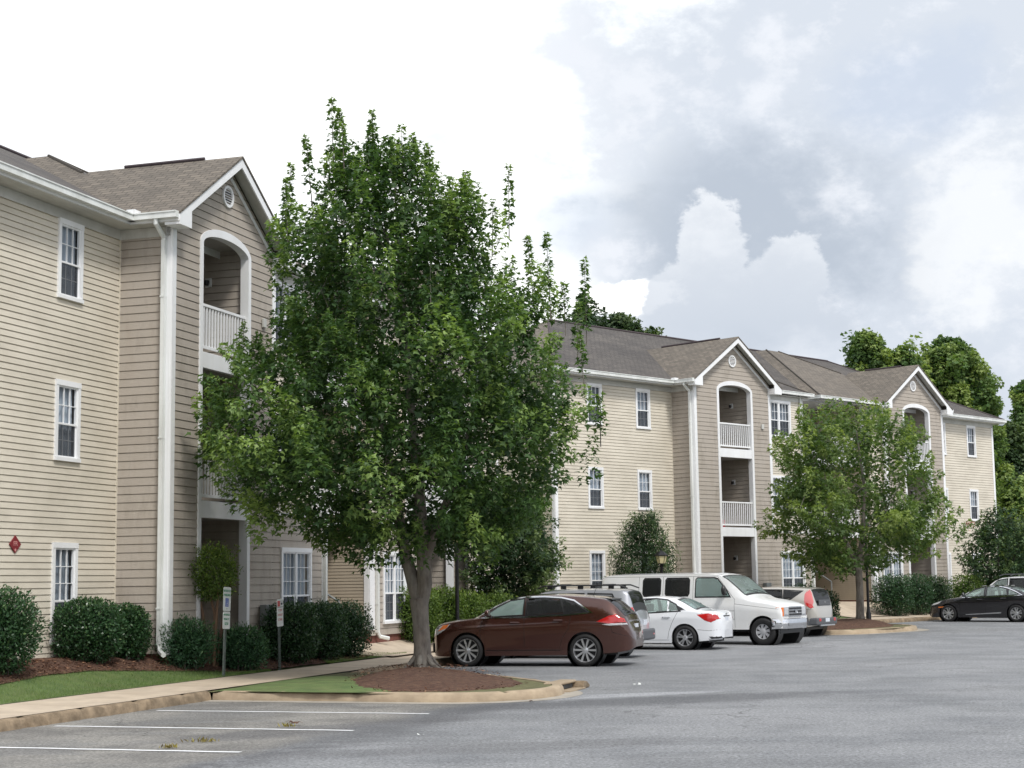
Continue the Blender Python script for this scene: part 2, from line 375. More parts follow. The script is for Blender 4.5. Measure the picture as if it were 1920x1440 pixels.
# ---- ground and road -------------------------------------------------------
m = MB(); rows = []
for y in [-60, -20, 0, 15, 45, 60, 80, 100, 140, 200, 400, 900]:
    rows.append([(x, y, roadz(x, y)-.02) for x in [-900, -200, -60, -20, 0, 20, 60, 120, 300, 900]])
m.grid(rows); tag(m.build('ground', 'grass_olive'), kind='structure')
def asphalt():
    m, t, ns, ln = nt('asphalt')
    o = N(ns, 'ShaderNodeOutputMaterial'); b = N(ns, 'ShaderNodeBsdfPrincipled', Roughness=.82); ln.new(b.outputs[0], o.inputs[0])
    tc = N(ns, 'ShaderNodeTexCoord'); ob = tc.outputs['Object']
    def dotv(vec):
        n = N(ns, 'ShaderNodeVectorMath', operation='DOT_PRODUCT'); n.inputs[1].default_value = vec; ln.new(ob, n.inputs[0]); return n.outputs['Value']
    def mth(op, a, b=None, c=None):
        n = N(ns, 'ShaderNodeMath', operation=op)
        for i, v in enumerate((a, b, c)):
            if v is None: continue
            if isinstance(v, (int, float)): n.inputs[i].default_value = v
            else: ln.new(v, n.inputs[i])
        return n.outputs[0]
    def noise(s, d=5, st=(1, 1, 1), rough=.6):
        mp = N(ns, 'ShaderNodeMapping'); mp.inputs['Scale'].default_value = st; ln.new(ob, mp.inputs[0])
        n = N(ns, 'ShaderNodeTexNoise', Scale=s, Detail=d, Roughness=rough); ln.new(mp.outputs[0], n.inputs['Vector']); return n.outputs[0]
    def mixc(f, a, c2, bt='MIX'):
        n = N(ns, 'ShaderNodeMix', data_type='RGBA', blend_type=bt); ln.new(f, n.inputs[0]) if not isinstance(f, float) else setattr(n.inputs[0], 'default_value', f)
        ln.new(a, n.inputs[6]) if not isinstance(a, tuple) else setattr(n.inputs[6], 'default_value', (*a, 1))
        ln.new(c2, n.inputs[7]) if not isinstance(c2, tuple) else setattr(n.inputs[7], 'default_value', (*c2, 1)); return n.outputs[2]
    def rp(v, a, c): r = ramp(ns, [(a, (0,)*3), (c, (1,)*3)]); ln.new(v, r.inputs[0]); return r.outputs[0]
    c0 = -(O1[0]*N1[0]+O1[1]*N1[1]); v = mth('ADD', dotv((N1[0], N1[1], 0)), c0)
    cu = -(O1[0]*A1[0]+O1[1]*A1[1]); u = mth('ADD', dotv((A1[0], A1[1], 0)), cu)
    n1 = noise(.55, 7, (1, 1, 1), .65); n2 = noise(2.4, 7, (1, 1, 1), .7); n3 = noise(.12, 4); fine = noise(24, 4, (1, 1, 1), .75); agg = noise(170, 2)
    # the parking bays: older, browner asphalt out to 8.7 m from the wall line
    vb = mth('ADD', v, mth('MULTIPLY', mth('SUBTRACT', n1, .5), 1.5)); bay = mth('SUBTRACT', 1., rp(mth('MULTIPLY', vb, .1), .845, .875))
    near = mth('SUBTRACT', 1., rp(mth('MULTIPLY', mth('ADD', u, 60.), .01), .575, .6))
    bay = mth('MULTIPLY', bay, near)
    lane = mixc(rp(n1, .40, .60), (.165, .172, .182), (.235, .242, .25))
    lane = mixc(rp(n3, .42, .62), lane, (.255, .26, .268))
    bayc = mixc(rp(n1, .42, .58), (.165, .16, .15), (.255, .245, .225))
    col = mixc(bay, lane, bayc)
    # damp, dirty strip where the bays meet the lane
    w = mth('SUBTRACT', vb, 8.9); strip = mth('SUBTRACT', 1., rp(mth('ABSOLUTE', w), .1, .75))
    strip = mth('MULTIPLY', mth('MULTIPLY', strip, rp(n2, .3, .5)), near)
    col = mixc(mth('MULTIPLY', strip, .85), col, (.10, .102, .108))
    def ell(cx, cy, ax, ay, rot):
        cr, sr = math.cos(R(rot)), math.sin(R(rot)); p = mth('ADD', dotv((cr/ax, sr/ax, 0)), -(cx*cr+cy*sr)/ax); q = mth('ADD', dotv((-sr/ay, cr/ay, 0)), -(-cx*sr+cy*cr)/ay)
        d = mth('SQRT', mth('ADD', mth('MULTIPLY', p, p), mth('MULTIPLY', q, q))); d = mth('ADD', d, mth('MULTIPLY', mth('SUBTRACT', n2, .5), 1.1)); return mth('SUBTRACT', 1., rp(mth('MULTIPLY', d, .5), .30, .52))
    col = mixc(mth('MULTIPLY', ell(2.2, 26.3, 4.4, 1.0, 22), .75), col, (.085, .088, .095)); col = mixc(mth('MULTIPLY', ell(-2.6, 21.9, 3.2, .75, 40), .6), col, (.10, .10, .105))
    col = mixc(mth('MULTIPLY', ell(1.7, 27.6, 2.3, .42, 22), .75), col, (.36, .37, .39)); col = mixc(mth('MULTIPLY', ell(-.2, 19.2, 3.0, .6, 15), .45), col, (.12, .12, .125))
    patch = rp(noise(.33, 3), .53, .56); col = mixc(mth('MULTIPLY', patch, .35), col, (.15, .155, .16))
    # tyre-polished lighter streaks and oil spots
    st = noise(1.1, 6, (.25, 2.2, 1)); col = mixc(mth('MULTIPLY', rp(st, .54, .68), .18), col, (.34, .35, .36))
    sp = rp(noise(3.1, 2), .70, .76); col = mixc(mth('MULTIPLY', sp, .55), col, (.09, .09, .092))
    vo = N(ns, 'ShaderNodeTexVoronoi', feature='DISTANCE_TO_EDGE', Scale=.42); wv = N(ns, 'ShaderNodeVectorMath', operation='ADD'); nv = N(ns, 'ShaderNodeTexNoise', Scale=1.6, Detail=6); ln.new(ob, nv.inputs['Vector']); ln.new(ob, wv.inputs[0]); ln.new(nv.outputs['Color'], wv.inputs[1]); ln.new(wv.outputs[0], vo.inputs['Vector'])
    ck = mth('MULTIPLY', mth('SUBTRACT', 1., rp(vo.outputs['Distance'], .004, .012)), rp(n3, .48, .56)); col = mixc(mth('MULTIPLY', ck, .55), col, (.05, .05, .052))
    md = ramp(ns, [(.38, (.88,)*3), (.62, (1.10,)*3)]); ln.new(noise(9, 6, (1, 1, 1), .7), md.inputs[0]); col = mixc(1., col, md.outputs[0], 'MULTIPLY')
    g = ramp(ns, [(.38, (.55,)*3), (.62, (1.45,)*3)]); ln.new(fine, g.inputs[0]); col = mixc(1., col, g.outputs[0], 'MULTIPLY')
    g2 = ramp(ns, [(.35, (.7,)*3), (.75, (1.3,)*3)]); ln.new(agg, g2.inputs[0]); col = mixc(.6, col, g2.outputs[0], 'MULTIPLY')
    ln.new(col, b.inputs['Base Color'])
    bp = N(ns, 'ShaderNodeBump', Strength=.5, Distance=.01); ln.new(agg, bp.inputs['Height']); ln.new(bp.outputs[0], b.inputs['Normal'])
    MATS['asphalt'] = m
asphalt()
m = MB(); rows = []
ys = [-20, 0, 10, 20, 30, 40, 45]+[45+5*k for k in range(1, 20)]
for y in ys: rows.append([(x, y, roadz(x, y)) for x in (-30, -10, 0, 10, 20, 30, 45, 60, 90)])
m.grid(rows); tag(m.build('road', 'asphalt', smooth=True), kind='structure')

# ---- kerbs ------------------------------------------------------------------
def kerb_strip(name, pts, mat, w=.16, closed=False, joint=3.0, gutter=.0, h=.15, inside=1, label=None, gmat='concrete_grey'):
    """pts: 2D path; top toward 'inside' (left=+1)"""
    m = MB(); n = len(pts); s = 0; prev = None; run = 0
    def nrm(i):
        a = pts[(i-1) % n] if closed or i > 0 else pts[i]; b = pts[(i+1) % n] if closed or i < n-1 else pts[i]
        d = (b[0]-a[0], b[1]-a[1]); L = math.hypot(*d) or 1; return (-d[1]/L*inside, d[0]/L*inside)
    rows = []
    for i in range(n):
        p = pts[i]; q = nrm(i); z = roadz(*p)
        if i: run += math.dist(pts[i-1], p)
        k = .0 if (run % joint) > .14 else .03
        def at(o, zz): return (p[0]+q[0]*o, p[1]+q[1]*o, z+zz)
        jig = random.uniform(-.012, .012)
        rows.append([at(-.004+jig+k, -.02), at(.0+jig+k, .03), at(.022+jig+k, h-.035), at(.045+k, h-.006+jig-k), at(w*.6, h+.006-k), at(w, h-k*.5), at(w, -.02)])
    if closed: rows.append(rows[0])
    m.grid(rows); o = tag(m.build(name, mat, smooth=True, angle=50), kind='structure')
    if gutter:
        g = MB(); rr = []
        for i in range(n):
            p = pts[i]; q = nrm(i); rr.append([(p[0]-q[0]*gutter, p[1]-q[1]*gutter, roadz(*p)+.004), (p[0]+q[0]*.01, p[1]+q[1]*.01, roadz(*p)+.005)])
        if closed: rr.append(rr[0])
        g.grid(rr); tag(g.build('kerb_gutter', gmat), kind='structure')
    return o
def kpath(a0, a1, step=.1): n = max(2, int((a1-a0)/step)); return [KO(a0+(a1-a0)*i/n, 0) for i in range(n+1)]
ISL1 = [(-3.2, 3.85), (-3.2, 5), (-3.22, 6.5), (-3.25, 7.9), (-3.0, 8.7), (-2.35, 9.25), (-1.5, 9.45), (-.6, 9.25), (.5, 8.5), (1.5, 7.6), (2.3, 6.7), (2.75, 5.8), (2.85, 4.9), (2.85, 3.85)]
ISL2 = [(-3.3, 4.6), (-3.3, 6.5), (-3.2, 8.3), (-2.8, 9.1), (-2.0, 9.5), (-.5, 9.6), (1.1, 9.55), (2.0, 9.1), (2.8, 8.0), (3.3, 6.5), (3.5, 5.4), (3.5, 4.6)]
i1 = dense([P1(*p) for p in ISL1], .12); i2 = dense([P2(*p) for p in ISL2], .12)
_, aL2 = kd(*P2(-3.3, 4.6)); _, aR2 = kd(*P2(3.5, 4.6))
kerb_strip('kerb', kpath(-28, -3.2), 'concrete_kerb', joint=1.5)
kerb_strip('kerb', kpath(3.2, aL2), 'concrete_kerb', joint=3)
kerb_strip('kerb', kpath(aR2, 70), 'concrete_kerb', joint=3)
kerb_strip('kerb', i1, 'concrete_kerb_tan', w=.2, joint=2.6, gutter=.32)
kerb_strip('kerb', i2, 'concrete_kerb_tan', w=.2, joint=2.6, gutter=.4)
def island(name, poly, ctr, mat, h0, h1, r, sc=.97, lump=.0, dz=0):
    m = MB(); rows = []
    k = 14
    for j in range(k+1):
        f = 1-j/k; row = []
        for p in poly+[poly[0]]:
            x, y = ctr[0]+(p[0]-ctr[0])*f*sc, ctr[1]+(p[1]-ctr[1])*f*sc
            row.append((x, y, roadz(x, y)+h0+(h1-h0)*(1-f**r)+dz+(random.random()*lump if 0 < j < k else 0)))
        rows.append(row)
    m.grid(rows); return tag(m.build(name, mat, smooth=True), kind='structure')
T1 = P1(1.75, 5.75); T2 = (12.24, 58.3)
gi = [P1(*p) for p in [(-3.15, 3.7), (-3.15, 8.0), (-2.4, 9.15), (-1.4, 9.35), (.4, 8.5), (2.2, 6.7), (2.75, 5.2), (2.75, 3.7)]]
island('island_grass', dense(gi+[gi[0]], .3)[:-1], P1(-.2, 5.6), 'grass_olive', .135, .17, 1.6, 1.0)
mi = [P1(*p) for p in [(-2.7, 6.2), (-3.0, 6.9), (-2.9, 8.0), (-1.8, 8.7), (-.6, 8.6), (.9, 7.7), (2.1, 6.6), (2.7, 5.6), (2.6, 4.9), (1.3, 4.7), (-.8, 5.2)]]
island('mulch_bed', dense(mi+[mi[0]], .15)[:-1], P1(.9, 6.0), 'mulch', .12, .31, 1.9, 1.0, .03)
gg = [P1(*p) for p in [(-3.1, 3.85), (-3.1, 6.9), (-1.2, 6.3), (.6, 5.2), (1.4, 3.85)]]
island('island_grass', dense(gg+[gg[0]], .3)[:-1], P1(-1.6, 5.0), 'grass_green', .15, .20, 1.6, 1.0)
gi2 = [P2(*p) for p in [(-3.2, 4.5), (-3.1, 8.3), (-2.0, 9.4), (1.1, 9.45), (2.7, 8.0), (3.4, 5.4), (3.4, 4.5)]]
island('island_grass', dense(gi2+[gi2[0]], .3)[:-1], P2(.3, 7), 'grass_olive', .135, .17, 1.6, 1.0)
mi2 = [P2(*p) for p in [(-3.1, 5.0), (-3.1, 8.0), (-2.0, 8.9), (.4, 9.0), (1.8, 8.3), (2.6, 6.6), (2.6, 5.2)]]
island('mulch_bed', dense(mi2+[mi2[0]], .2)[:-1], T2, 'mulch', .13, .36, 1.8, 1.0, .03)
# concrete apron between the island and the sidewalk kerb
m = MB(); ap = [P1(*p) for p in [(2.86, 3.6), (2.95, 5.0), (2.9, 5.9), (2.6, 6.7), (2.95, 6.6), (3.6, 5.6), (5.2, 4.6), (7.6, 4.1), (7.6, 3.84), (3.2, 3.84)]]
m.quad(*[(p[0], p[1], .012) for p in ap]); tag(m.build('apron', 'concrete_walk'), kind='structure')

# ---- lawns, beds and walks, as bands inside the kerb -----------------------
band('lawn', -45, 75, 1.5, 60, 60, 'grass_green', dz=-.03, step=1.0)
band('sidewalk', -30, aR2+60, .15, 1.52, 4, 'concrete_walk', dz=.004)
def gm(a):                                             # where grass meets mulch, distance from the kerb
    pts = [(-30, 2.2), (-9, 2.15), (-6, 2.5), (-4, 2.75), (-2.5, 2.75), (-.5, 2.4), (.6, 2.15), (1.6, 1.62), (7, 1.6), (9.5, 2.0)]
    for (x0, y0), (x1, y1) in zip(pts, pts[1:]):
        if x0 <= a <= x1: t = (a-x0)/(x1-x0); return y0+(y1-y0)*t
    return pts[-1][1]
band('lawn', -30, 2.0, 1.52, lambda a: max(1.56, gm(a)+.05), 8, 'grass_green', dz=.012, step=.3)
band('lawn', 5.0, 9.6, 1.52, lambda a: 1.52+1.2*math.sin(max(0, min(1, (a-5.0)/4.6))*math.pi)**.7*.75, 5, 'grass_green', dz=.03, step=.2)
band('mulch_bed', -30, 8.6, gm, 5.0, 26, 'mulch', dz=.02, step=.12, lump=.035)
# breezeway walk from the building to the sidewalk, both buildings
def patchwalk(name, pts, mat='concrete_walk', dz=.035, n=10):
    m = MB(); (a, b, c, d) = pts; rows = []
    for i in range(n+1):
        t = i/n; p = [a[j]*(1-t)+d[j]*t for j in (0, 1)]; q = [b[j]*(1-t)+c[j]*t for j in (0, 1)]; r = []
        for k in range(n+1):
            s = k/n; x, y = p[0]*(1-s)+q[0]*s, p[1]*(1-s)+q[1]*s; r.append((x, y, land(x, y)+dz))
        rows.append(r)
    m.grid(rows); return tag(m.build(name, mat, smooth=True), kind='structure')
patchwalk('breezeway_walk', [P1(8.0, 2.4), P1(13.5, 2.4), P1(9.9, -3), P1(7.2, -3)])
patchwalk('breezeway_walk', [P1(9.0, 1.2), P1(18.5, 1.75), P1(19.5, 2.6), P1(8.0, 2.6)], dz=.045)
band('mulch_bed', 14, 36, 2.15, 5.5, 14, 'mulch', dz=.02, step=.3, lump=.03)
patchwalk('breezeway_walk', [P2(7.0, 3.2), P2(13.0, 3.2), P2(11.5, -3), P2(7.6, -3)])
_, a8 = kd(*P2(11.5, 4.6))
band('mulch_bed', a8+1, a8+14, 2.6, 5.2, 10, 'mulch', dz=.02, step=.3, lump=.03)
band('lawn', a8+.5, a8+14, 1.5, 2.6, 4, 'grass_green', dz=.02)
band('lawn', kd(*P2(3.5, 4.6))[1]-1.5, kd(*P2(8.5, 4.6))[1], 1.5, 2.4, 4, 'grass_green', dz=.02)

# painted stall lines
for u, v1 in ((-10.95, 8.4), (-8.15, 8.6), (-5.4, 8.6), (-13.7, 8.4)):
    m = MB(); segs = 24
    for k in range(segs):
        a, b = 4.1+(v1-4.1)*k/segs, 4.1+(v1-4.1)*(k+1)/segs
        j0, j1 = [.01*math.sin(u*3+x*7) for x in (a, b)]
        m.quad(*[(p[0], p[1], .006) for p in (P1(u-.05+j0, a), P1(u+.05+j0, a), P1(u+.05+j1, b), P1(u-.05+j1, b))])
    tag(m.build('stall_line', 'line_paint'), kind='structure')
# storm drain at the island's nose
m = MB(); c = P1(-.12, 9.12); th = math.atan2(A1[1], A1[0])
t = thing('storm_drain', 'dark kerb inlet with a broken stone lip at the nose of the tree island', 'drain', (c[0], c[1], 0), th)
MB().box(-.55, .5, -.28, .2, .005, .02).build('drain_plate', 'concrete_kerb_tan', t)
MB().box(-.5, .45, -.05, .14, .021, .11).build('inlet_opening', 'dark_grey', t, bevel=.02)  # solid dark block, the shade inside the inlet put into its colour
MB().box(-.55, .5, -.1, .2, .112, .16).build('lid', 'concrete_kerb_tan', t, bevel=.02)
m = MB(); m.prism([(-.16, 0), (.2, 0), (.3, .03), (.1, .12), (-.12, .14)], lambda p, q, d: (.62+p, d, q), -.25, .12); m.build('stone_lip', 'concrete_kerb', t, bevel=.02)
# ---------------------------------------------------------------- apartment buildings
# local frame of a building: x along its front (s), y inwards (-t), z up
class Wall:
    def __init__(s, p0, ang, n): s.p0, s.d, s.n = p0, (math.cos(ang), math.sin(ang)), n
    def P(s, u, z, off=0.): return (s.p0[0]+s.d[0]*u+s.n[0]*off, s.p0[1]+s.d[1]*u+s.n[1]*off, z)
    def box(s, m, u0, u1, o0, o1, z0, z1):
        a = s.P(u0, z0, o0); b = s.P(u1, z1, o1); return m.box(a[0], b[0], a[1], b[1], z0, z1)
def front(s0, t): return Wall((s0, -t), 0, (0, -1))
def sideL(s, t0): return Wall((s, -t0), math.pi/2, (-1, 0))       # faces -s ; u runs inwards
def siding(m, w, u0, u1, z0, z1, h, lip, holes=(), lim=None, gh=None, gd=.02):
    """lap siding as real courses with a shadow groove; holes: (ua,ub,za,zb) or ('arch',c,hw,z0,spring,crown)"""
    gh = gh or h*.13
    def iv(z):
        a, b = (u0, u1) if lim is None else lim(z); out = [(a, b)]
        for q in holes:
            if q[0] == 'arch':
                _, c, hw, zb, zs, zc = q
                if z < zb or z > zc: continue
                k = hw if z <= zs else hw*math.sqrt(max(0, 1-((z-zs)/(zc-zs))**2))
                ca, cb = c-k, c+k
            else:
                ca, cb, za, zb = q
                if z < za or z > zb: continue
            nx = []
            for a, b in out:
                if cb <= a or ca >= b: nx.append((a, b)); continue
                if ca > a: nx.append((a, ca))
                if cb < b: nx.append((cb, b))
            out = nx
        return [(a, b) for a, b in out if b-a > .004]
    crit = []
    for q in holes:
        if q[0] == 'arch': crit += [q[3], q[4], q[5]]+[q[4]+(q[5]-q[4])*f for f in (.35, .6, .8, .92)]
        else: crit += [q[2], q[3]]
    zc = z0
    while zc < z1-1e-6:
        zt = min(zc+h, z1); zg = zt-gh if zt < z1 else zt
        cuts = sorted({zc, zg}|{c for c in crit if zc < c < zg})
        for a, b in zip(cuts, cuts[1:]):
            e = (b-a)*.02; A, B = iv(a+e), iv(b-e)
            if len(A) != len(B): A = B = iv((a+b)/2)
            oa, ob = lip*(1-(a-zc)/h)+.002, lip*(1-(b-zc)/h)+.002
            for (x0, x1), (x2, x3) in zip(A, B): m.quad(w.P(x0, a, oa), w.P(x1, a, oa), w.P(x3, b, ob), w.P(x2, b, ob))
        if zt < z1:
            of = lip*gh/h+.002
            for x0, x1 in iv((zg+zt)/2):
                m.quad(w.P(x0, zg, of), w.P(x1, zg, of), w.P(x1, zg, -gd), w.P(x0, zg, -gd))
                m.quad(w.P(x0, zg, -gd), w.P(x1, zg, -gd), w.P(x1, zt, -gd), w.P(x0, zt, -gd))
                m.quad(w.P(x0, zt, -gd), w.P(x1, zt, -gd), w.P(x1, zt, lip+.002), w.P(x0, zt, lip+.002))
        zc = zt
def window(root, w, u0, u1, z0, z1, dbl=False, tall=False, dim=0, off=0.):
    """vinyl double-hung window with casing; returns the window part"""
    m = MB(); cw = .085; o1 = .045+off
    w.box(m, u0, u0+cw, -.02, o1, z0+.07, z1-.10); w.box(m, u1-cw, u1, -.02, o1, z0+.07, z1-.10)
    w.box(m, u0, u1, -.02, o1+.008, z1-.10, z1); w.box(m, u0-.01, u1+.01, -.02, o1+.02, z0, z0+.07)
    spans = [(u0+cw, u1-cw)]
    if dbl:
        c = (u0+u1)/2; w.box(m, c-.035, c+.035, -.02, o1-.01, z0+.07, z1-.10); spans = [(u0+cw, c-.035), (c+.035, u1-cw)]
    zi0, zi1 = z0+.07, z1-.10; zm = zi0+(zi1-zi0)*(.47 if not tall else .42)
    win = None; panes = []
    for a, b in spans:
        for (p, q, oo) in ((zi0, zm+.02, .0), (zm-.02, zi1, .02)):
            f = .032
            w.box(m, a, a+f, -.03, oo, p+f, q-f); w.box(m, b-f, b, -.03, oo, p+f, q-f); w.box(m, a, b, -.03, oo+.002, q-f, q); w.box(m, a, b, -.03, oo+.002, p, p+f)
            rws = 3 if tall else 2; top = oo > .01; ts = .007
            for k in (1, 2):
                u = a+f+(b-a-2*f)*k/3; w.box(m, u-ts, u+ts, -.018, oo-.008, p+f, q-f)
            for k in range(1, rws):
                z = p+f+(q-p-2*f)*k/rws; w.box(m, a+f, b-f, -.017, oo-.009, z-ts, z+ts)
    win = m.build('window', 'white_trim', root, bevel=0)
    for a, b in spans:
        g = MB(); g.quad(w.P(a+.03, zi0+.03, -.021), w.P(b-.03, zi0+.03, -.021), w.P(b-.03, zi1-.03, -.02), w.P(a+.03, zi1-.03, -.02)); g.build('pane', 'window_glass', win)
        g = MB(); g.quad(w.P(a+.03, zi0+.02, -.006), w.P(b-.03, zi0+.02, -.006), w.P(b-.03, zm-.01, -.006), w.P(a+.03, zm-.01, -.006)); g.build('screen', 'insect_screen', win)
    # curtains: pleated sheets behind the glass, and the dark room box
    g = MB(); n = 40; uu0, uu1 = u0+cw, u1-cw; rows = []
    gap = dim == 2
    for zz in (zi0-.05, zi1+.02):
        rows.append([w.P(uu0+(uu1-uu0)*k/n, zz, -.10-.022*math.sin(k*1.9+z0*3)-.012*math.sin(k*.7)) for k in range(n+1)])
    if not gap: g.grid(rows); g.build('curtain', 'curtain_dim' if dim else 'curtain', win, smooth=True)
    b = MB(); w.box(b, u0-.1, u1+.1, -.45, -.30, z0-.1, z1+.1); b.build('room', 'dark_interior', win)
    return win
def railing(root, w, u0, u1, z0, off):
    m = MB(); w.box(m, u0, u1, off-.03, off+.03, z0+.93, z0+.985); w.box(m, u0, u1, off-.02, off+.02, z0+.06, z0+.12)
    n = int((u1-u0)/.118)
    for k in range(n):
        u = u0+(u1-u0)*(k+.5)/n; w.box(m, u-.017, u+.017, off-.017, off+.017, z0+.12, z0+.93)
    return m.build('railing', 'white_trim', root)
def lamp(root, s, t, z):
    l = MB().box(s-.03, s, -t-.08, -t+.08, z-.1, z+.1).build('porch_light', 'white_trim', root, bevel=.01)
    MB().lathe([(0, .0), (.045, .01), (.06, .05), (.055, .12), (0, .13)], (s-.10, -t, z-.08), n=12).build('lamp_shade', 'car_trim', l, smooth=True)
def bay(root, s0, bw, bt, opc, cfg):
    """three-storey gabled bay with stacked balconies; opc = opening centre (s)"""
    hw = 1.0; ow = .125; ZB = cfg['zb']
    wf = front(0, bt); m = MB(); c = s0+bw/2
    apex = 9.22+.667*(bw/2+.35)+.02
    def lim(z):
        k = (apex-.16-z)/.667
        return (max(s0, c-k), min(s0+bw, c+k))
    fl = [ZB, 3.62, 6.67]; hm = hw+ow*.5
    holes = [(opc-hm, opc+hm, ZB-.1, 3.40), (opc-hm, opc+hm, 3.55, 6.45), ('arch', opc, hm, 6.6, 8.93, 9.26)]
    wb = cfg.get('gw'); wins = []
    siding(m, wf, s0, s0+bw, ZB, apex-.2, .163, .013, holes+[h for h in cfg.get('xh', [])], lim, .014, .010)
    wl = sideL(s0, bt)
    siding(m, wl, 0, bt+.02, ZB, 9.03, .163, .013, gh=.015, gd=.012)
    wr = Wall((s0+bw, -bt), math.pi/2, (1, 0)); siding(m, wr, 0, bt+.02, ZB, 9.03, .163, .013, gh=.012, gd=.01)
    m.build('bay_wall', 'board_taupe', root, uv=True)
    # corner boards
    for a, b, c_ in ((s0-.022, s0-.03, s0-.002), (s0+bw-.13, s0+bw+.002, s0+bw+.03)):
        zl = 3.53 if (a > s0+1) == (s0 < 1) else ZB-.02; MB().box(a, a+.152, -bt-.03, -bt+.005, zl, 9.05).box(b, c_, -bt+.004, -bt+.12, zl, 9.03).build('corner_board', 'white_trim', root)
    # balcony trims with reveals
    tr = MB()
    for a, b in ((opc-hw-ow, opc-hw), (opc+hw, opc+hw+ow)):
        tr.box(a, b, -bt-.035, -bt+.16, ZB-.05, 8.93)
    # arch ring
    ns = 22
    for k in range(ns):
        t0, t1 = math.pi*k/ns, math.pi*(k+1)/ns
        def pt(th, r, q): return (opc-(hw+r)*math.cos(th), q, 8.93+(.24+r*1.35)*math.sin(th))
        a0, a1, b0, b1 = [(pt(t0, r, -bt-.035), pt(t1, r, -bt-.035)) for r in (0, ow)][0]+[(pt(t0, r, -bt-.035), pt(t1, r, -bt-.035)) for r in (0, ow)][1]
        c0, c1, d0, d1 = [(pt(t0, r, -bt+.16), pt(t1, r, -bt+.16)) for r in (0, ow)][0]+[(pt(t0, r, -bt+.16), pt(t1, r, -bt+.16)) for r in (0, ow)][1]
        tr.quad(a0, a1, b1, b0); tr.quad(a0, c0, c1, a1); tr.quad(b0, b1, d1, d0)
    tr.build('balcony_trim', 'white_trim', root)
    for k, z in ((1, 3.62), (2, 6.67)):
        be = MB().box(opc-hw-.001, opc+hw+.001, -bt-.02, -bt+.10, z-.33, z); be.box(opc-hw-.001, opc+hw+.001, -bt+.1, -bt+.14, z, z+.03)
        be.build('balcony_beam', 'white_trim', root, bevel=.006)
        railing(root, wf, opc-hw, opc+hw, z+.03, -.06)
    # balcony rooms: right, left and back walls, floor, ceiling
    bd = 1.75; i0, i1 = opc-hw-.28, opc+hw+.14
    iw = MB(); fr = MB()
    wrt = sideL(i1, bt-.14); siding(iw, wrt, 0, bd, ZB, 9.2, .163, .012, gh=.014)
    wlt = Wall((i0, -bt+.14), math.pi/2, (1, 0)); siding(iw, wlt, 0, bd, ZB, 9.2, .163, .012, gh=.014)
    dr = cfg['door']; du0, du1 = (i0+.12, i0+1.05) if dr == 'l' else (i1-1.22, i1-.22)
    wbk = front(0, bt-.14-bd)
    siding(iw, wbk, i0, i1, ZB, 9.2, .163, .012, [(du0, du1, z, z+2.08) for z in fl], gh=.014)
    iw.build('balcony_wall', 'board_taupe', root, uv=True)
    for z in (3.30, 6.35, 9.19): MB().box(i0, i1, -bt+.14, -bt+.14+bd, z, z+.03).build('balcony_ceiling', 'balcony_floor', root)
    for z in (ZB-.05, 3.60, 6.65): MB().box(i0, i1, -bt+.12, -bt+.14+bd, z, z+.012).build('balcony_floor', 'balcony_floor', root)
    for z in fl:
        d = MB(); y = -bt+.14+bd
        for a, b, q in ((du0-.0, du0+.07, 2.08), (du1-.07, du1, 2.08)): d.box(a, b, y-.04, y+.02, z, z+q)
        d.box(du0, du1, y-.04, y+.02, z+2.01, z+2.09)
        dd = d.build('door', 'white_trim', root)
        MB().box(du0+.07, du1-.07, y-.01, y+.02, z+.02, z+2.01).build('door_panel', 'car_trim' if dr == 'l' else 'grey_door', dd)
        if dr == 'l' and z > 3: MB().box(du1-.2, du1-.12, y-.03, y-.012, z+.1, z+1.9).build('handle_rail', 'white_trim', dd)
        lamp(root, i1-.015, bt-1.0, z+1.85)
    # gable vent
    v = MB(); vc = (c, 10.12); vr = .235
    v.mi = 0; R2 = [(vc[0]+r*math.cos(a), -bt-q, vc[1]+r*math.sin(a)) for q, r in ((.0, vr), (.05, vr), (.05, vr*.78), (.02, vr*.76)) for a in [2*math.pi*k/28 for k in range(28)]]
    n0 = len(v.v); v.v += R2
    for i in range(3):
        for k in range(28): k2 = (k+1) % 28; v.f.append((n0+i*28+k, n0+i*28+k2, n0+(i+1)*28+k2, n0+(i+1)*28+k)); v.m.append(0)
    for k in range(7):
        z = vc[1]-vr*.68+vr*1.36*k/6.; q = math.sqrt(max(0, (vr*.74)**2-(z-vc[1])**2))
        if q > .02: v.quad((c-q, -bt-.045, z-.018), (c+q, -bt-.045, z-.018), (c+q, -bt-.01, z+.018), (c-q, -bt-.01, z+.018))
    vo = v.build('gable_vent', 'white_trim', root)
    g = MB(); g.quad(*[(vc[0]+vr*.8*math.cos(2*math.pi*k/24), -bt-.006, vc[1]+vr*.8*math.sin(2*math.pi*k/24)) for k in range(24)]); g.build('louvre_back', 'sign_dark', vo)
    # bay roof: two slabs, rake boards, soffit returns
    sl = .667; hwid = bw/2+.35; tf = bt+.36; er = 9.22
    rf = MB(); th = .05
    for sg in (-1, 1):
        e = (c+sg*hwid, er+.004); a = (c, er+sl*hwid+.004)
        rf.prism([e, a, (a[0], a[1]-th), (e[0], e[1]-th)][::sg], lambda p, q, d: (p, d, q), -tf-.02, cfg['rb'])
    rf.build('gable_roof', 'shingle_brown', root, uv=True)
    rk = MB()
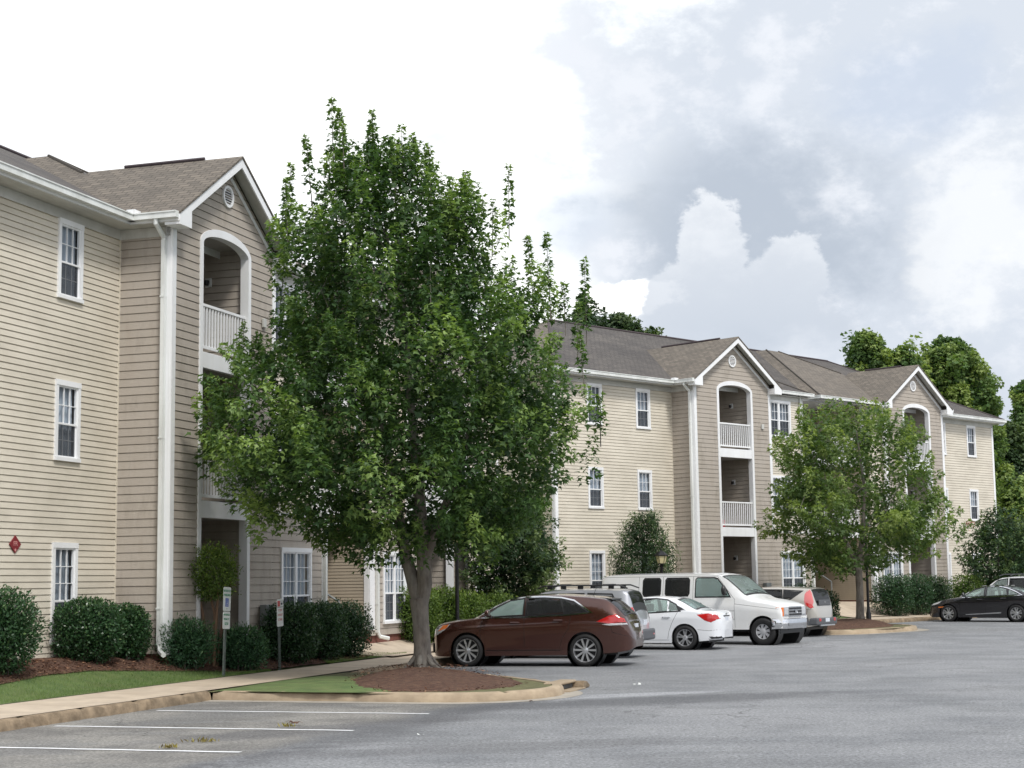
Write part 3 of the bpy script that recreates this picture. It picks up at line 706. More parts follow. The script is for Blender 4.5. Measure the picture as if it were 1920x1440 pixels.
    for sg in (-1, 1):
        e = (c+sg*(hwid-.01), er-th); a = (c, er+sl*(hwid-.01)-th)
        rk.prism([e, a, (a[0], a[1]-.19), (e[0], e[1]-.17)][::sg], lambda p, q, d: (p, d, q), -tf, -tf+.03)
        e2 = (c+sg*(bw/2+.0), er+sl*.35-th-.20); a2 = (c, er+sl*hwid-th-.20)
        rk.prism([e2, a2, (a2[0], a2[1]-.11), (e2[0], e2[1]-.11)][::sg], lambda p, q, d: (p, d, q), -bt-.022, -bt-.0)
        # boxed return at the eave
        x0 = c+sg*(hwid-.012); x1 = c+sg*(bw/2-.13); zz = er-th-.2
        rk.prism([(x0, zz), (x1, zz), (x1, zz+.02+.667*.3), (x0, er-th)][::sg], lambda p, q, d: (p, d, q), -tf+.031, -bt-.023)
        rk.prism([(x0+sg*.004, zz-.005), (x1, zz-.005), (x1, er+sl*.47-th), (x0+sg*.004, er-th)][::sg], lambda p, q, d: (p, d, q), -tf-.004, -tf+.026)
    rk.build('rake_board', 'white_trim', root)
    sf = MB()
    for sg in (-1, 1):
        e = (c+sg*(bw/2), er+sl*.35-th-.012); a = (c, er+sl*hwid-th-.012)
        sf.prism([e, a, (a[0], a[1]-.012), (e[0], e[1]-.012)][::sg], lambda p, q, d: (p, d, q), -tf+.03, -bt)
    sf.build('gable_soffit', 'soffit', root)
    rc = MB(); rc.tube([(c, -tf+.9, er+sl*hwid+.03), (c, cfg['rb']-.9 if cfg['rb'] > 0 else 0, er+sl*hwid+.03)], .04, 6); rc.build('ridge_vent', 'shingle_dark', root)
def gutter(m, p0, p1, n):
    """box gutter from p0 to p1 (local s,t), n = outward normal in (s,t)"""
    (a, b), (c, d) = p0, p1
    x0, x1 = min(a, c, a+n[0]*.12, c+n[0]*.12), max(a, c, a+n[0]*.12, c+n[0]*.12); y0, y1 = min(b, d, b+n[1]*.12, d+n[1]*.12), max(b, d, b+n[1]*.12, d+n[1]*.12)
    m.box(x0, x1, -y1, -y0, 9.085, 9.19)
    k = .018; m.box(x0-(k if n[0] < 0 else 0), x1+(k if n[0] > 0 else 0), -y1-(k if n[1] > 0 else 0), -y0, 9.19, 9.215)
def spout(root, s, t, z0, z1=8.98, nx=0, ny=1, kick=(0, 1), ext=.0):
    m = MB(); a, b = .05, .04
    m.box(s-a, s+a, -t-b, -t+b, z0+.2, z1-.25)
    q = [(s, -t, z0+.22), (s+kick[0]*.06, -t-kick[1]*.06, z0+.1), (s+kick[0]*.32, -t-kick[1]*.32, z0+.04)]
    m.tube(q, [.05, .052, .052], 6)
    m.tube([(s, -t, z1-.27), (s-nx*.02, -t-ny*.02, z1-.2), (s-nx*ext, -t-ny*ext, z1+.02), (s-nx*ext, -t-ny*ext, z1+.12)], .05, 6)
    for z in (q for q in (z0+.9, z0+4.2, z0+7.0) if q < z1-.4): m.box(s-a-.012, s+a+.012, -t-b-.004, -t+b+.012, z, z+.03)
    return m.build('downspout', 'white_gutter', root)
def building(name, label, O, yaw, z, p):
    root = thing(name, label, 'apartment building', (O[0], O[1], z), math.pi/2-yaw, 'three-storey apartment buildings')
    ZB = .63; bw, bt, sw, sr, b2, E = p['bw'], p['bt'], p['sw'], p['sr'], p['b2'], p['E']   # bay width, bay depth, section end, second half start, second bay start, building end
    W0 = -6.53; e1 = b2+bw
    VH, VL = .117, .014
    WT = ((.90, 2.75, True), (4.26, 5.77, False), (7.31, 8.83, False))
    wf = front(0, 0)
    # ---- vinyl walls
    m = MB(); hl = []
    for s0, s1, cs in ((W0, 0, p['wl']), (e1, E, p['wr'])):
        holes = [(c-.37, c+.37, z0+.04, z1-.04) for c in cs for z0, z1, _ in WT]
        siding(m, wf, s0, s1, ZB, 9.0, VH, VL, holes, gh=.019, gd=.014)
        for c in cs:
            for k, (z0, z1, tall) in enumerate(WT): window(root, wf, c-.41, c+.41, z0, z1, tall=tall, dim=(k+int(c*3)) % 3 == 1)
    siding(m, sideL(W0, 0), 0, 11.2, ZB, 9.0, VH, VL, gh=.019, gd=.014)
    siding(m, Wall((E, 0), math.pi/2, (1, 0)), 0, 11.2, ZB, 9.0, VH, VL, gh=.019, gd=.014)
    siding(m, Wall((W0, 11.2), 0, (0, 1)), 0, E-W0, ZB, 9.0, VH*2, VL, gh=.017)
    us = bt-.25
    c1 = p['uw']; wu = front(0, us)
    siding(m, wu, bw, sw, 3.5, 9.0, .098, .012, [(c1[0]+.04, c1[1]-.04, z0+.04, z1-.04) for z0, z1, _ in WT[1:]], gh=.014)
    for z0, z1, _ in WT[1:]: window(root, wu, c1[0], c1[1], z0, z1, dbl=True, dim=1)
    siding(m, wu, sr, b2, 3.5, 9.0, .098, .012, gh=.014)
    siding(m, Wall((sw, -us), math.pi/2, (1, 0)), 0, 6, 3.5, 9.0, .098, .012, gh=.014)
    m.build('vinyl_wall', 'vinyl_cream', root)
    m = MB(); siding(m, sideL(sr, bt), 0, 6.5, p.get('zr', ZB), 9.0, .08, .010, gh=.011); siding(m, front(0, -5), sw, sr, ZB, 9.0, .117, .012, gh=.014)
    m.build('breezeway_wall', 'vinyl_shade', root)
    # ---- taupe ground-floor sections beside the bays
    m = MB(); g1 = p['gw']; g2 = p['gw2']; wg = front(0, bt); m2_ = MB()
    siding(m, wg, bw, sw, ZB, 3.46, .163, .013, [(g1[0]+.04, g1[1]-.04, .94, 2.71)], gh=.014, gd=.010)
    xh = []
    siding(m2_, wg, sr, b2, ZB, 3.46, .163, .013, [(g2[0]+.04, g2[1]-.04, .94, 2.71)], gh=.014)
    if g2[1] > b2: xh = [(g2[0]+.04, g2[1]-.04, .94, 2.71)]
    m.build('ground_floor_wall', 'board_taupe', root, uv=True); m2_.build('ground_floor_wall', 'board_taupe', root, uv=True)
    window(root, wg, g1[0], g1[1], .90, 2.75, dbl=True, tall=True); window(root, wg, g2[0], g2[1], .90, 2.75, dbl=True, tall=True)
    MB().box(bw, sw+.03, -bt-.02, -us, 3.46, 3.52).build('ledge', 'white_trim', root); MB().box(sr-.03, b2, -bt-.02, -us, 3.46, 3.52).build('ledge', 'white_trim', root)
    bay(root, 0, bw, bt, p['oc'], dict(zb=ZB, door='l', rb=p.get('rb', 2.2))); bay(root, b2, bw, bt, p['oc2'], dict(zb=ZB, door='r', rb=2.2, xh=xh))
    # ---- corner boards of the walls
    def cbd(s, t, sgx, z0=ZB, z1=8.99, wd=.13, mt='white_trim'):    # vertical board at an outer corner, wrapping both faces
        MB().box(s-sgx*wd, s+sgx*.022, -t-.03, -t+.002, z0, z1).box(s+sgx*.001, s+sgx*.03, -t+.0, -t+.13, z0, z1).build('corner_board', mt, root)
    cbd(W0, 0, -1); cbd(E, 0, 1); cbd(sw, us, 1, 3.52); cbd(sw, bt, 1, ZB, 3.46)
    cbd(sr, bt, -1, p.get('zr', ZB)-.03, 3.46, .30); cbd(sr, us, -1, 3.52)
    MB().box(-.028, -.001, -.035, -.001, ZB, 8.85).build('corner_board', 'vinyl_cream', root)
    fnd = MB(); B = .035
    fnd.box(W0+B, 0, B, .3, -.4, ZB); fnd.box(B, sw-B, -bt+B, .3, -.4, ZB); fnd.box(sr+B, e1-B, -bt+B, .3, -.4, ZB+.0); fnd.box(e1, E-B, B, .3, -.4, ZB)
    fnd.box(sr+.012, sr+.03, -bt+.02, 5, -.4, p.get('zr', ZB)+.01); fnd.box(W0+B, W0+.2, .3, 11.1, -.4, ZB); fnd.box(E-.2, E-B, .3, 11.1, -.4, ZB)
    fnd.build('brick_foundation', 'brick', root)
    # ---- breezeway: floors, rails, stair, ceiling
    for z in (3.35, 6.4): MB().box(sw+.04, sr-.04, -us+.3, 5, z, z+.22).build('breezeway_floor', 'white_trim', root)
    for z in (3.57, 6.62): railing(root, front(0, us-.32), sw+.05, sr-.05, z, .0)
    st = MB()
    for k in range(9): st.box(sw+.6, sw+1.7, -.4+k*.28, -.1+k*.28, .6+k*.18, .66+k*.18)
    st.build('stair', 'balcony_floor', root)
    hr = MB(); hr.tube([(sw+1.75, -.8, 1.5), (sw+1.75, 2.1, 3.2)], .03, 6); hr.tube([(sw+1.75, -.8, .6), (sw+1.75, -.8, 1.5)], .03, 6); hr.build('handrail', 'grey_metal', root)
    # ---- roofs (solid, their valleys come from intersection)
    er, ov, ms = 9.22, .45, .5; tr = -5.6; h = ov-tr; zr = er+ms*h
    x0, x1 = W0-ov, E+ov; ya, yb = -ov, 11.2+ov; rr0, rr1 = x0+h, x1-h
    def solid(verts, faces, nm, mats, mi=None):
        b = MB(); b.v = verts; b.f = faces; b.m = mi or [0]*len(faces); return b.build(nm, mats, root, uv=True)
    vs = [(x0, ya, er), (x1, ya, er), (x1, yb, er), (x0, yb, er), (rr0, -tr, zr), (rr1, -tr, zr)]
    solid(vs, [(0, 1, 5, 4), (1, 2, 5), (2, 3, 4, 5), (3, 0, 4)], 'roof', ['shingle_stained', 'shingle_brown'], [0, 1, 1, 1])
    MB().tube([(rr0, -tr, zr+.02), (rr1, -tr, zr+.02)], .05, 6).build('ridge_vent', 'shingle_dark', root)
    for a, b in ((x0, rr0), (x1, rr1)): MB().tube([(a, ya, er+.01), (b, -tr, zr+.01)], .04, 5).build('hip_cap', 'shingle_dark', root)
    for s0, s1 in ((p.get('wx', -.35), sw+.35), (sw+1.05, e1+.35)):
        hh = (s1-s0)/2; c = (s0+s1)/2; zt = min(12.2, er+.667*hh); cl, cr = s0+(zt-er)/.667, s1-(zt-er)/.667; fy = -(us+.20); fs = .5; yr = fy+(zt-er)/fs
        two = cr-cl > .02; f0 = 0 if not two else 1
        solid([(s0, fy, er), (s1, fy, er), (s1, 7, er), (s0, 7, er), (cl, yr, zt), (cl, 7, zt), (cr, yr, zt), (cr, 7, zt)], [(0, 1, 6, 4), (1, 2, 7, 6), (3, 0, 4, 5), (4, 6, 7, 5)] if two else [(0, 1, 4), (1, 2, 5, 4), (3, 0, 4, 5)], 'wing_roof', ['shingle_stained', 'shingle_brown'], [f0, 1, 1, 1][:4 if two else 3])
        fb = (zt-(er+.667*(bw/2+.35)))/(zt-er); bayleft = s0 < 3
        for sx, cut in ((s0, fb if bayleft else 1), (s1, 1 if bayleft else fb)): cc = cl if sx < c else cr; MB().tube([(cc+(sx-cc)*cut, yr+(fy-yr)*cut, zt+(er-zt)*cut+.01), (cc, yr, zt+.01)], .035, 5).build('hip_cap', 'shingle_brown', root)
    # ---- soffits, fascia, gutters
    for a in ((x0, 0, ya, .05, 9.02, 9.035), (e1, x1, ya, .05, 9.02, 9.035), (x0, x1, 11.15, yb, 9.02, 9.035), (x0, W0+.05, .05, 11.15, 9.021, 9.036), (E-.05, x1, .05, 11.15, 9.021, 9.036), (sw, sr, ya, 5, 9.021, 9.036),
              (-.35, 0, -bt-.36, ya, 9.021, 9.036), (bw, sw+.35, -(us+.20), -us+.1, 9.022, 9.037), (sw+1.05, b2, -(us+.20), -us+.1, 9.022, 9.037), (e1, e1+.35, -bt-.36, ya, 9.021, 9.036)):
        MB().box(*a).build('soffit', 'soffit', root)
    for a in ((W0, -.001, -.03, -.016, 8.82, 9.015), (e1+.001, E, -.03, -.016, 8.82, 9.015), (-.03, -.016, -bt+.02, .0, 8.82, 9.015), (bw+.03, sw, -us-.032, -us-.016, 8.84, 9.015)):
        MB().box(*a).build('frieze_board', 'soffit', root)
    for a, b, n in (((x0, ov), (-.35, ov), (0, 1)), ((e1+.35, ov), (x1, ov), (0, 1)), ((sw+.35, ov), (sw+1.05, ov), (0, 1)),
                    ((bw+.35, us+.20), (sw+.35, us+.20), (0, 1)), ((sw+1.05, us+.20), (b2-.35, us+.20), (0, 1)), ((-.35, ov), (-.35, bt+.34), (-1, 0)), ((e1+.35, ov), (e1+.35, bt+.34), (1, 0)),
                    ((sw+.35, ov+.12), (sw+.35, us+.32), (1, 0)), ((sw+1.05, ov+.12), (sw+1.05, us+.32), (-1, 0)), ((x0, ov), (x0, -11.65), (-1, 0)), ((x1, ov), (x1, -11.65), (1, 0))):
        fa = MB(); gutter(fa, a, b, n); fa.build('gutter', 'white_gutter', root)
    fs = MB(); fs.box(x0+.001, x1-.001, ya+.001, ya+.02, 9.036, 9.21); fs.box(x0+.001, x0+.02, ya+.02, yb, 9.036, 9.21); fs.box(x1-.02, x1-.001, ya+.02, yb, 9.036, 9.21); fs.box(-.349, -.33, -bt-.34, ya, 9.037, 9.20)
    fs.build('fascia', 'white_trim', root)
    MB().box(-.50, -.26, -.62, -.44, 9.2, 9.30).build('valley_splash_guard', 'white_trim', root)
    spout(root, -.085, bt-.13, ZB-.05, nx=1, ny=0, kick=(-.7, .7), ext=.33)
    spout(root, sw-.06, bt+.075, ZB-.05, z1=3.4, kick=(.6, .8)); spout(root, sr+.42, bt+.05, .5, z1=3.4, kick=(.75, .65)); spout(root, sw-.2, us+.06, 3.5)
    spout(root, e1+.14, .09, ZB-.05, ext=.3)
    # meter boxes on the bay wall
    ub = MB().box(p['mb']-.16, p['mb']+.16, -bt-.20, -bt-.03, 1.05, 1.5); ub.box(p['mb']+.22, p['mb']+.36, -bt-.16, -bt-.03, .95, 1.35); ub.tube([(p['mb'], -bt-.08, .5), (p['mb'], -bt-.08, 1.1)], .025, 6)
    ub.build('meter_box', 'grey_metal', root, bevel=.01)
    MB().box(bw-.65, bw-.5, -bt-.07, -bt-.02, 7.55, 7.75).build('junction_box', 'soffit', root, bevel=.01)
    return root
bA = building('apartment_building', 'nearer cream and taupe three-storey block behind the big maple, with the red diamond marker', O1, Y1, 0, dict(bw=4.54, bt=1.18, sw=7.18, sr=9.94, b2=12.77, E=23.8, wl=[-1.77], wr=[19.1, 21.8],
    uw=(4.75, 6.38), gw=(4.88, 6.46), gw2=(10.81, 12.40), oc=2.225, oc2=14.95, zr=.80, mb=4.0))
bB = building('apartment_building', 'farther cream and taupe three-storey block with two gabled bays behind the parked cars', O2, Y2, .27, dict(bw=4.8, bt=1.12, sw=7.35, sr=11.8, b2=13.1, E=24.43, wl=[-4.41, -1.69], wr=[19.59, 22.35],
    uw=(4.93, 6.5), gw=(5.19, 6.78), gw2=(12.5, 14.06), oc=2.5, oc2=15.68, zr=.70, mb=4.1, wx=1.9, rb=3.3))
# red diamond marker on the first building's vinyl wall
w = front(0, 0); mk = MB(); mk.prism([(-3.33, 2.85), (-3.155, 2.69), (-3.33, 2.53), (-3.505, 2.69)], lambda p_, q_, d: (p_, -d, q_), .017, .035)
mk = mk.build('diamond_marker', 'sign_dark_red', bA, bevel=.004)
def text(body, size, mat, parent, loc, rot, ext=.002, name='lettering', sx=1.):
    cu = bpy.data.curves.new(name, 'FONT'); cu.body = body; cu.size = size; cu.extrude = ext; cu.align_x = 'CENTER'; cu.align_y = 'CENTER'; cu.offset = .0
    o = bpy.data.objects.new(name, cu); COL.objects.link(o)
    dg = bpy.context.evaluated_depsgraph_get(); me = bpy.data.meshes.new_from_object(o.evaluated_get(dg)); bpy.data.objects.remove(o)
    me.materials.clear(); me.materials.append(MATS[mat]); o = bpy.data.objects.new(name, me); COL.objects.link(o); o.parent = parent; o.location = loc; o.rotation_euler = rot; o.scale = (sx, 1, 1); return o
text('FR', .12, 'sign_pink', mk, (-3.33, -.037, 2.70), (R(90), 0, 0))
MB().prism([(-3.33, 2.56), (-3.30, 2.59), (-3.33, 2.62), (-3.36, 2.59)], lambda p_, q_, d: (p_, -d, q_), .034, .038).build('marker_spot', 'sign_pink', mk)
# ---------------------------------------------------------------- vehicles
# local frame: x from the nose (0) to the tail (L), y across, z up
def interp(pts):
    xs = [p[0] for p in pts]; zs = [p[1] for p in pts]
    xs2 = np.linspace(xs[0], xs[-1], 400)
    # smooth piecewise-cubic through the points (monotone-ish)
    d = np.gradient(zs, xs) if len(xs) > 2 else np.zeros(len(xs))
    sl = np.diff(zs)/np.maximum(np.diff(xs), 1e-6)
    for i in range(1, len(xs)-1):
        d[i] = 0 if sl[i-1]*sl[i] <= 0 else 2*sl[i-1]*sl[i]/(sl[i-1]+sl[i])
    d[0] = sl[0]; d[-1] = sl[-1]
    def f(x):
        x = min(max(x, xs[0]), xs[-1]); i = min(max(int(np.searchsorted(xs, x))-1, 0), len(xs)-2)
        h = xs[i+1]-xs[i]
        if h < 1e-6: return zs[i+1]
        t = (x-xs[i])/h
        return (2*t**3-3*t**2+1)*zs[i]+(t**3-2*t**2+t)*h*d[i]+(-2*t**3+3*t**2)*zs[i+1]+(t**3-t**2)*h*d[i+1]
    return f
class Body:
    def __init__(s, sp):
        s.sp = sp; s.L = sp['L']; s.W = sp['W']; s.top = interp(sp['top']); s.belt = interp(sp['belt']); s.plan = interp(sp['plan']); s.bot = interp(sp['bot'])
        s.tum = sp.get('tum', .72)
    def w(s, x): return s.W*s.plan(x)
    def zb(s, x):
        z = s.bot(x)
        for xc in s.sp['wx']:
            ra = s.sp['ra']
            if abs(x-xc) < ra: z = max(z, s.sp['R']+math.sqrt(ra**2-(x-xc)**2))
        return min(z, s.belt(x)-.06)
    def sec(s, x):
        zbelt = s.belt(x); zt = max(s.top(x), zbelt+.012); h = zt-zbelt; k = min(1, h/.42)
        yr = s.w(x)*((1-k)*.90+k*s.tum); cr = .045+.02*(1-k); zte = zt-min(cr, h*.6)
        return zbelt, zt, zte, yr
    def side(s, x, z):
        """half-width of the body at (x, z)"""
        zbelt, zt, zte, yr = s.sec(x); w = s.w(x)
        if z <= zbelt:
            v = (z-.2)/(zbelt-.2); v = max(-.3, min(1, v))
            y = 1-.075*(1-v)**2.2*(1 if v < 1 else 0)-.045*v**4; y += .012*math.exp(-((v-.80)/.10)**2)-.010*math.exp(-((v-.42)/.18)**2)
            return w*y
        q = min(1, (z-zbelt)/max(zte-zbelt, 1e-4)); yb = s.side(x, zbelt)
        return yb+(yr-yb)*q**1.25
    def topz(s, x, r):
        zbelt, zt, zte, yr = s.sec(x); return zte+(zt-zte)*(1-abs(r)**2.2)
    def pt(s, x, z, sg, off=0.):
        e = .01; y = s.side(x, z); dx = (s.side(min(x+e, s.L), z)-s.side(max(x-e, 0), z))/(min(x+e, s.L)-max(x-e, 0)); dz = (s.side(x, z+e)-s.side(x, z-e))/(2*e)
        n = Vector((-dx, 1, -dz)).normalized(); return (x+n.x*off, sg*(y+n.y*off), z+n.z*off)
    def tp(s, x, r, off=0.):
        zbelt, zt, zte, yr = s.sec(x); e = .02; dz = (s.topz(min(x+e, s.L), r)-s.topz(max(x-e, 0), r))/(min(x+e, s.L)-max(x-e, 0))
        n = Vector((-dz, 0, 1)).normalized(); return (x+n.x*off, yr*r, s.topz(x, r)+n.z*off)
def inpoly(x, z, P):
    c = False; j = len(P)-1
    for i in range(len(P)):
        if (P[i][1] > z) != (P[j][1] > z) and x < (P[j][0]-P[i][0])*(z-P[i][1])/(P[j][1]-P[i][1])+P[i][0]: c = not c
        j = i
    return c
def span(P, z):
    xs = []
    for i in range(len(P)):
        a, b = P[i], P[(i+1) % len(P)]
        if (a[1]-z)*(b[1]-z) <= 0 and a[1] != b[1]: xs.append(a[0]+(b[0]-a[0])*(z-a[1])/(b[1]-a[1]))
    return (min(xs), max(xs)) if xs else None
def patch(B, P, sg, off, nz=8, nx=10):
    """grid over a polygon of the side, lying on the body surface"""
    z0, z1 = min(p[1] for p in P), max(p[1] for p in P); rows = []
    for i in range(nz+1):
        z = z0+(z1-z0)*(.002+.996*i/nz); s = span(P, z)
        if not s: continue
        rows.append([B.pt(s[0]+(s[1]-s[0])*k/nx, z, sg, off) for k in range(nx+1)])
    return rows
def outline(B, P, sg, wd, off, m, n=10):
    """flat strip of width wd just outside polygon P"""
    k = len(P); cx, cz = sum(p[0] for p in P)/k, sum(p[1] for p in P)/k
    O = []
    for i in range(k):
        a, b, c = P[i-1], P[i], P[(i+1) % k]
        def un(p, q): L = math.hypot(q[0]-p[0], q[1]-p[1]); return ((q[0]-p[0])/L, (q[1]-p[1])/L)
        u, v = un(a, b), un(b, c); nn = (u[1]+v[1], -u[0]-v[0]); L = math.hypot(*nn) or 1; nn = (nn[0]/L, nn[1]/L)
        if (b[0]-cx)*nn[0]+(b[1]-cz)*nn[1] < 0: nn = (-nn[0], -nn[1])
        cs = max(.5, abs(u[1]*nn[0]-u[0]*nn[1])); O.append((b[0]+nn[0]*wd/cs, b[1]+nn[1]*wd/cs))
    for i in range(k):
        j = (i+1) % k; L = math.dist(P[i], P[j]); q = max(1, int(L/.08)); rows = []
        for t in range(q+1):
            f = t/q; a = [P[i][c]*(1-f)+P[j][c]*f for c in (0, 1)]; b = [O[i][c]*(1-f)+O[j][c]*f for c in (0, 1)]
            rows.append([B.pt(a[0], a[1], sg, off), B.pt(b[0], b[1], sg, off)])
        m.grid(rows)
def wheel(root, x, y, sg, R_, rr, wd, style, mat='alloy'):
    t = MB(); h = wd/2
    prof = [(rr-.01, -h*.85), (rr+.01, -h*.98), (R_-.05, -h*1.05), (R_-.012, -h*.86), (R_, -h*.6), (R_, 0), (R_, h*.6), (R_-.012, h*.86), (R_-.05, h*1.05), (rr+.01, h*.98), (rr-.01, h*.85), (rr-.03, 0), (rr-.01, -h*.85)]
    t.lathe(prof, (x, y, R_), 'y', 40)
    ty = t.build('wheel', 'rubber', root, smooth=True, angle=60)
    r = MB(); yo = y+sg*h*.80
    r.lathe([(rr, -sg*.0), (rr+.004, sg*.008), (rr-.016, sg*.006), (rr-.026, -sg*.03), (rr-.028, -sg*.10)], (x, yo, R_), 'y', 36)
    n, dbl, w0, w1 = style[:4]; y0 = yo-sg*.012
    def spoke(a, wa, wb, r0, r1, skew=0.):
        c0, s0 = math.cos(a), math.sin(a); c1, s1 = math.cos(a+skew), math.sin(a+skew)
        p = [(r0*c0-wa*s0, r0*s0+wa*c0), (r0*c0+wa*s0, r0*s0-wa*c0), (r1*c1+wb*s1, r1*s1-wb*c1), (r1*c1-wb*s1, r1*s1+wb*c1)]
        f = [(x+q[0], y0+sg*(-.006 if i < 2 else 0), R_+q[1]) for i, q in enumerate(p)]; g = [(q[0], y0-sg*.04, q[2]) for q in f]
        o = 1 if sg > 0 else -1
        r.quad(*f[::-o]); 
        for i in range(4): j = (i+1) % 4; r.quad(*[f[i], f[j], g[j], g[i]][::o])
    for k in range(n):
        a = 2*math.pi*k/n+.3
        if dbl: spoke(a-dbl, w0, w1, .05, rr-.02, -dbl*.15); spoke(a+dbl, w0, w1, .05, rr-.02, dbl*.15)
        else: spoke(a, w0, w1, .05, rr-.02, style[4] if len(style) > 4 else 0)
    hub = style[5] if len(style) > 5 else .07
    r.lathe([(0, sg*.004), (hub*.6, sg*.002), (hub, -sg*.008), (hub+.004, -sg*.05)], (x, yo-sg*.0, R_), 'y', 20)
    r.build('rim', mat, ty, smooth=True, angle=35)
    d = MB(); d.lathe([(0, -sg*.07), (rr-.03, -sg*.07)], (x, yo, R_), 'y', 24); d.build('brake_disc', 'black_metal', ty)
    return ty
def vehicle(name, label, loc, rz, sp, cat='car', group='vehicles parked along the kerb'):
    root = thing(name, label, cat, loc, rz, group); B = Body(sp); L = sp['L']
    # --- shell
    xs = sorted(set([0, .012, .03, .06, .10, .15, .2]+[L-v for v in (0, .012, .03, .06, .10, .15, .2)]+list(np.round(np.arange(.24, L-.22, .035), 4))+[xc+sg*sp['ra']*f for xc in sp['wx'] for sg in (-1, 1) for f in (1.001, .995, .97, .93)]))
    xs = [x for x in xs if 0 <= x <= L]
    ns, ng, ntp = 14, 9, 7; wins = sp['win']; wsx = sp['ws']; rwx = sp.get('rw')
    m = MB(); half = []
    for x in xs:
        zb, (zbelt, zt, zte, yr) = B.zb(x), B.sec(x); c = []
        c.append((x, B.side(x, zb)-.05, zb-.0)); 
        for k in range(ns+1): z = zb+(zbelt-zb)*k/ns; c.append((x, B.side(x, z), z))
        for k in range(1, ng+1): z = zbelt+(zte-zbelt)*k/ng; c.append((x, B.side(x, z), z))
        for k in range(1, ntp+1): r = 1-k/ntp; c.append((x, yr*r, B.topz(x, r)))
        half.append(c)
    nv = len(half[0]); J = {}
    for sg in (-1, 1):
        b0 = len(m.v)
        for c in half: m.v += [(p[0], sg*p[1], p[2]) for p in c]
        for i in range(len(xs)-1):
            xm = (xs[i]+xs[i+1])/2
            for j in range(nv-1):
                q = [half[i][j], half[i][j+1], half[i+1][j+1], half[i+1][j]]; zm = sum(p[2] for p in q)/4
                if any(inpoly(xm, zm, P) for P in wins) and 1 <= j < 1+ns+ng: continue
                if j >= 1+ns+ng:
                    r = 1-(j-(1+ns+ng)+.5)/ntp
                    if wsx[0]+.03 < xm < wsx[1]-.03 and r < .93: continue
                    if rwx and rwx[0]+.03 < xm < rwx[1]-.03 and r < .90: continue
                f = (b0+i*nv+j, b0+(i+1)*nv+j, b0+(i+1)*nv+j+1, b0+i*nv+j+1)
                m.f.append(f if sg < 0 else f[::-1]); m.m.append(0)
        J[sg] = b0
    for i in (0, len(xs)-1):                               # end caps
        a = [J[-1]+i*nv+j for j in range(nv)]; b = [J[1]+i*nv+j for j in range(nv)]
        for j in range(nv-1):
            f = (a[j], a[j+1], b[j+1], b[j]); m.f.append(f if i else f[::-1]); m.m.append(0)
    body = m.build('body', sp['paint'], root, smooth=True, merge=True, angle=62)
    # wheel wells, floor and cabin
    u = MB(); W = sp['W']
    u.box(.3, L-.35, -W*.80, W*.80, sp['fz']-.04, sp['fz']+.04)
    for xc in sp['wx']:
        for sg in (-1, 1): u.lathe([(sp['ra']+.02, -.005*sg), (sp['ra']+.02, -.34*sg), (0, -.34*sg)], (xc, sg*(W*.93), sp['R']), 'y', 28)
    u.build('underbody', 'car_trim', root)
    ci = MB(); zc = B.belt(L*.5); cx0, cx1 = sp['cab']
    ci.box(cx0, cx1, -W*.84, W*.84, zc-.42, zc-.38); ci.box(cx0-.05, cx0+.25, -W*.80, W*.80, zc-.38, zc-.03)
    for sg in (-1, 1): ci.box(cx0, cx1, sg*W*.86, sg*(W*.86-.03), zc-.4, zc-.02)
    ci.build('cabin_lining', 'car_interior', root)
    for sx in sp['seats']:
        for sy in (-.38, .38):
            st = MB()
            for zz, hh, ww in ((zc-.36, .62, .23), (zc+.27, .17, .12)):
                st.prism([(sx, zz), (sx+.13, zz), (sx+.20, zz+hh), (sx+.09, zz+hh)], lambda p, q, d, a=ww, b=sy: (p, b+d*a, q), -1, 1)
            st.build('seat', sp.get('seatm', 'seat_grey'), root, bevel=.03)
    MB().lathe([(.18, -.012), (.195, 0), (.18, .012), (.165, 0), (.18, -.012)], (0, 0, 0), 'z', 20).build('steering_wheel', 'car_trim', root).matrix_local = Matrix.Translation((sp['seats'][0]-.45, sp.get('drv', -.38), zc+.02)) @ Matrix.Rotation(R(65), 4, 'Y')
    # --- glazing
    gm = sp.get('glass', ['car_glass']*len(wins))
    for sg in (-1, 1):
        for k, P in enumerate(wins):
            g = MB(); g.grid(patch(B, P, sg, .002)); go = g.build('side_window', gm[k], root, smooth=True)
        t = MB()
        for P in sp.get('frames', wins): outline(B, P, sg, .035, .004, t)
        t.build('window_seal', 'car_trim', root, smooth=True)
        if 'chrome' in sp:
            t = MB(); outline(B, sp['chrome'], sg, .03, .008, t); t.build('window_chrome', 'chrome', root, smooth=True)
        for P, mt, nm, of in sp.get('patches', []):
            t = MB(); t.grid(patch(B, P, sg, of, 8, 12)); outline(B, P, sg, .008, of*.4, t); t.build(nm, mt, root, smooth=True)
        # shut lines
        t = MB()
        for ln_ in sp['lines']:
            rows = []
            for (x0, z0), (x1, z1) in zip(ln_, ln_[1:]):
                q = max(2, int(math.dist((x0, z0), (x1, z1))/.06)); dx, dz = x1-x0, z1-z0; Lq = math.hypot(dx, dz); nx, nz = dz/Lq*.004, -dx/Lq*.004
                for k in range(q+1):
                    f = k/q; x, z = x0+dx*f, z0+dz*f; rows.append([B.pt(x-nx, z-nz, sg, .0015), B.pt(x+nx, z+nz, sg, .0015)])
            t.grid(rows)
        t.build('door_seam', 'car_trim', root)
        for (x, z) in sp['handles']:
            hd = MB(); a = B.pt(x-.10, z, sg, .03); b = B.pt(x+.10, z, sg, .03); hd.tube([B.pt(x-.11, z, sg, .0), a, b, B.pt(x+.11, z, sg, .0)], [.012, .016, .016, .012], 6)
            hd.build('door_handle', sp.get('hm', sp['paint']), root, smooth=True)
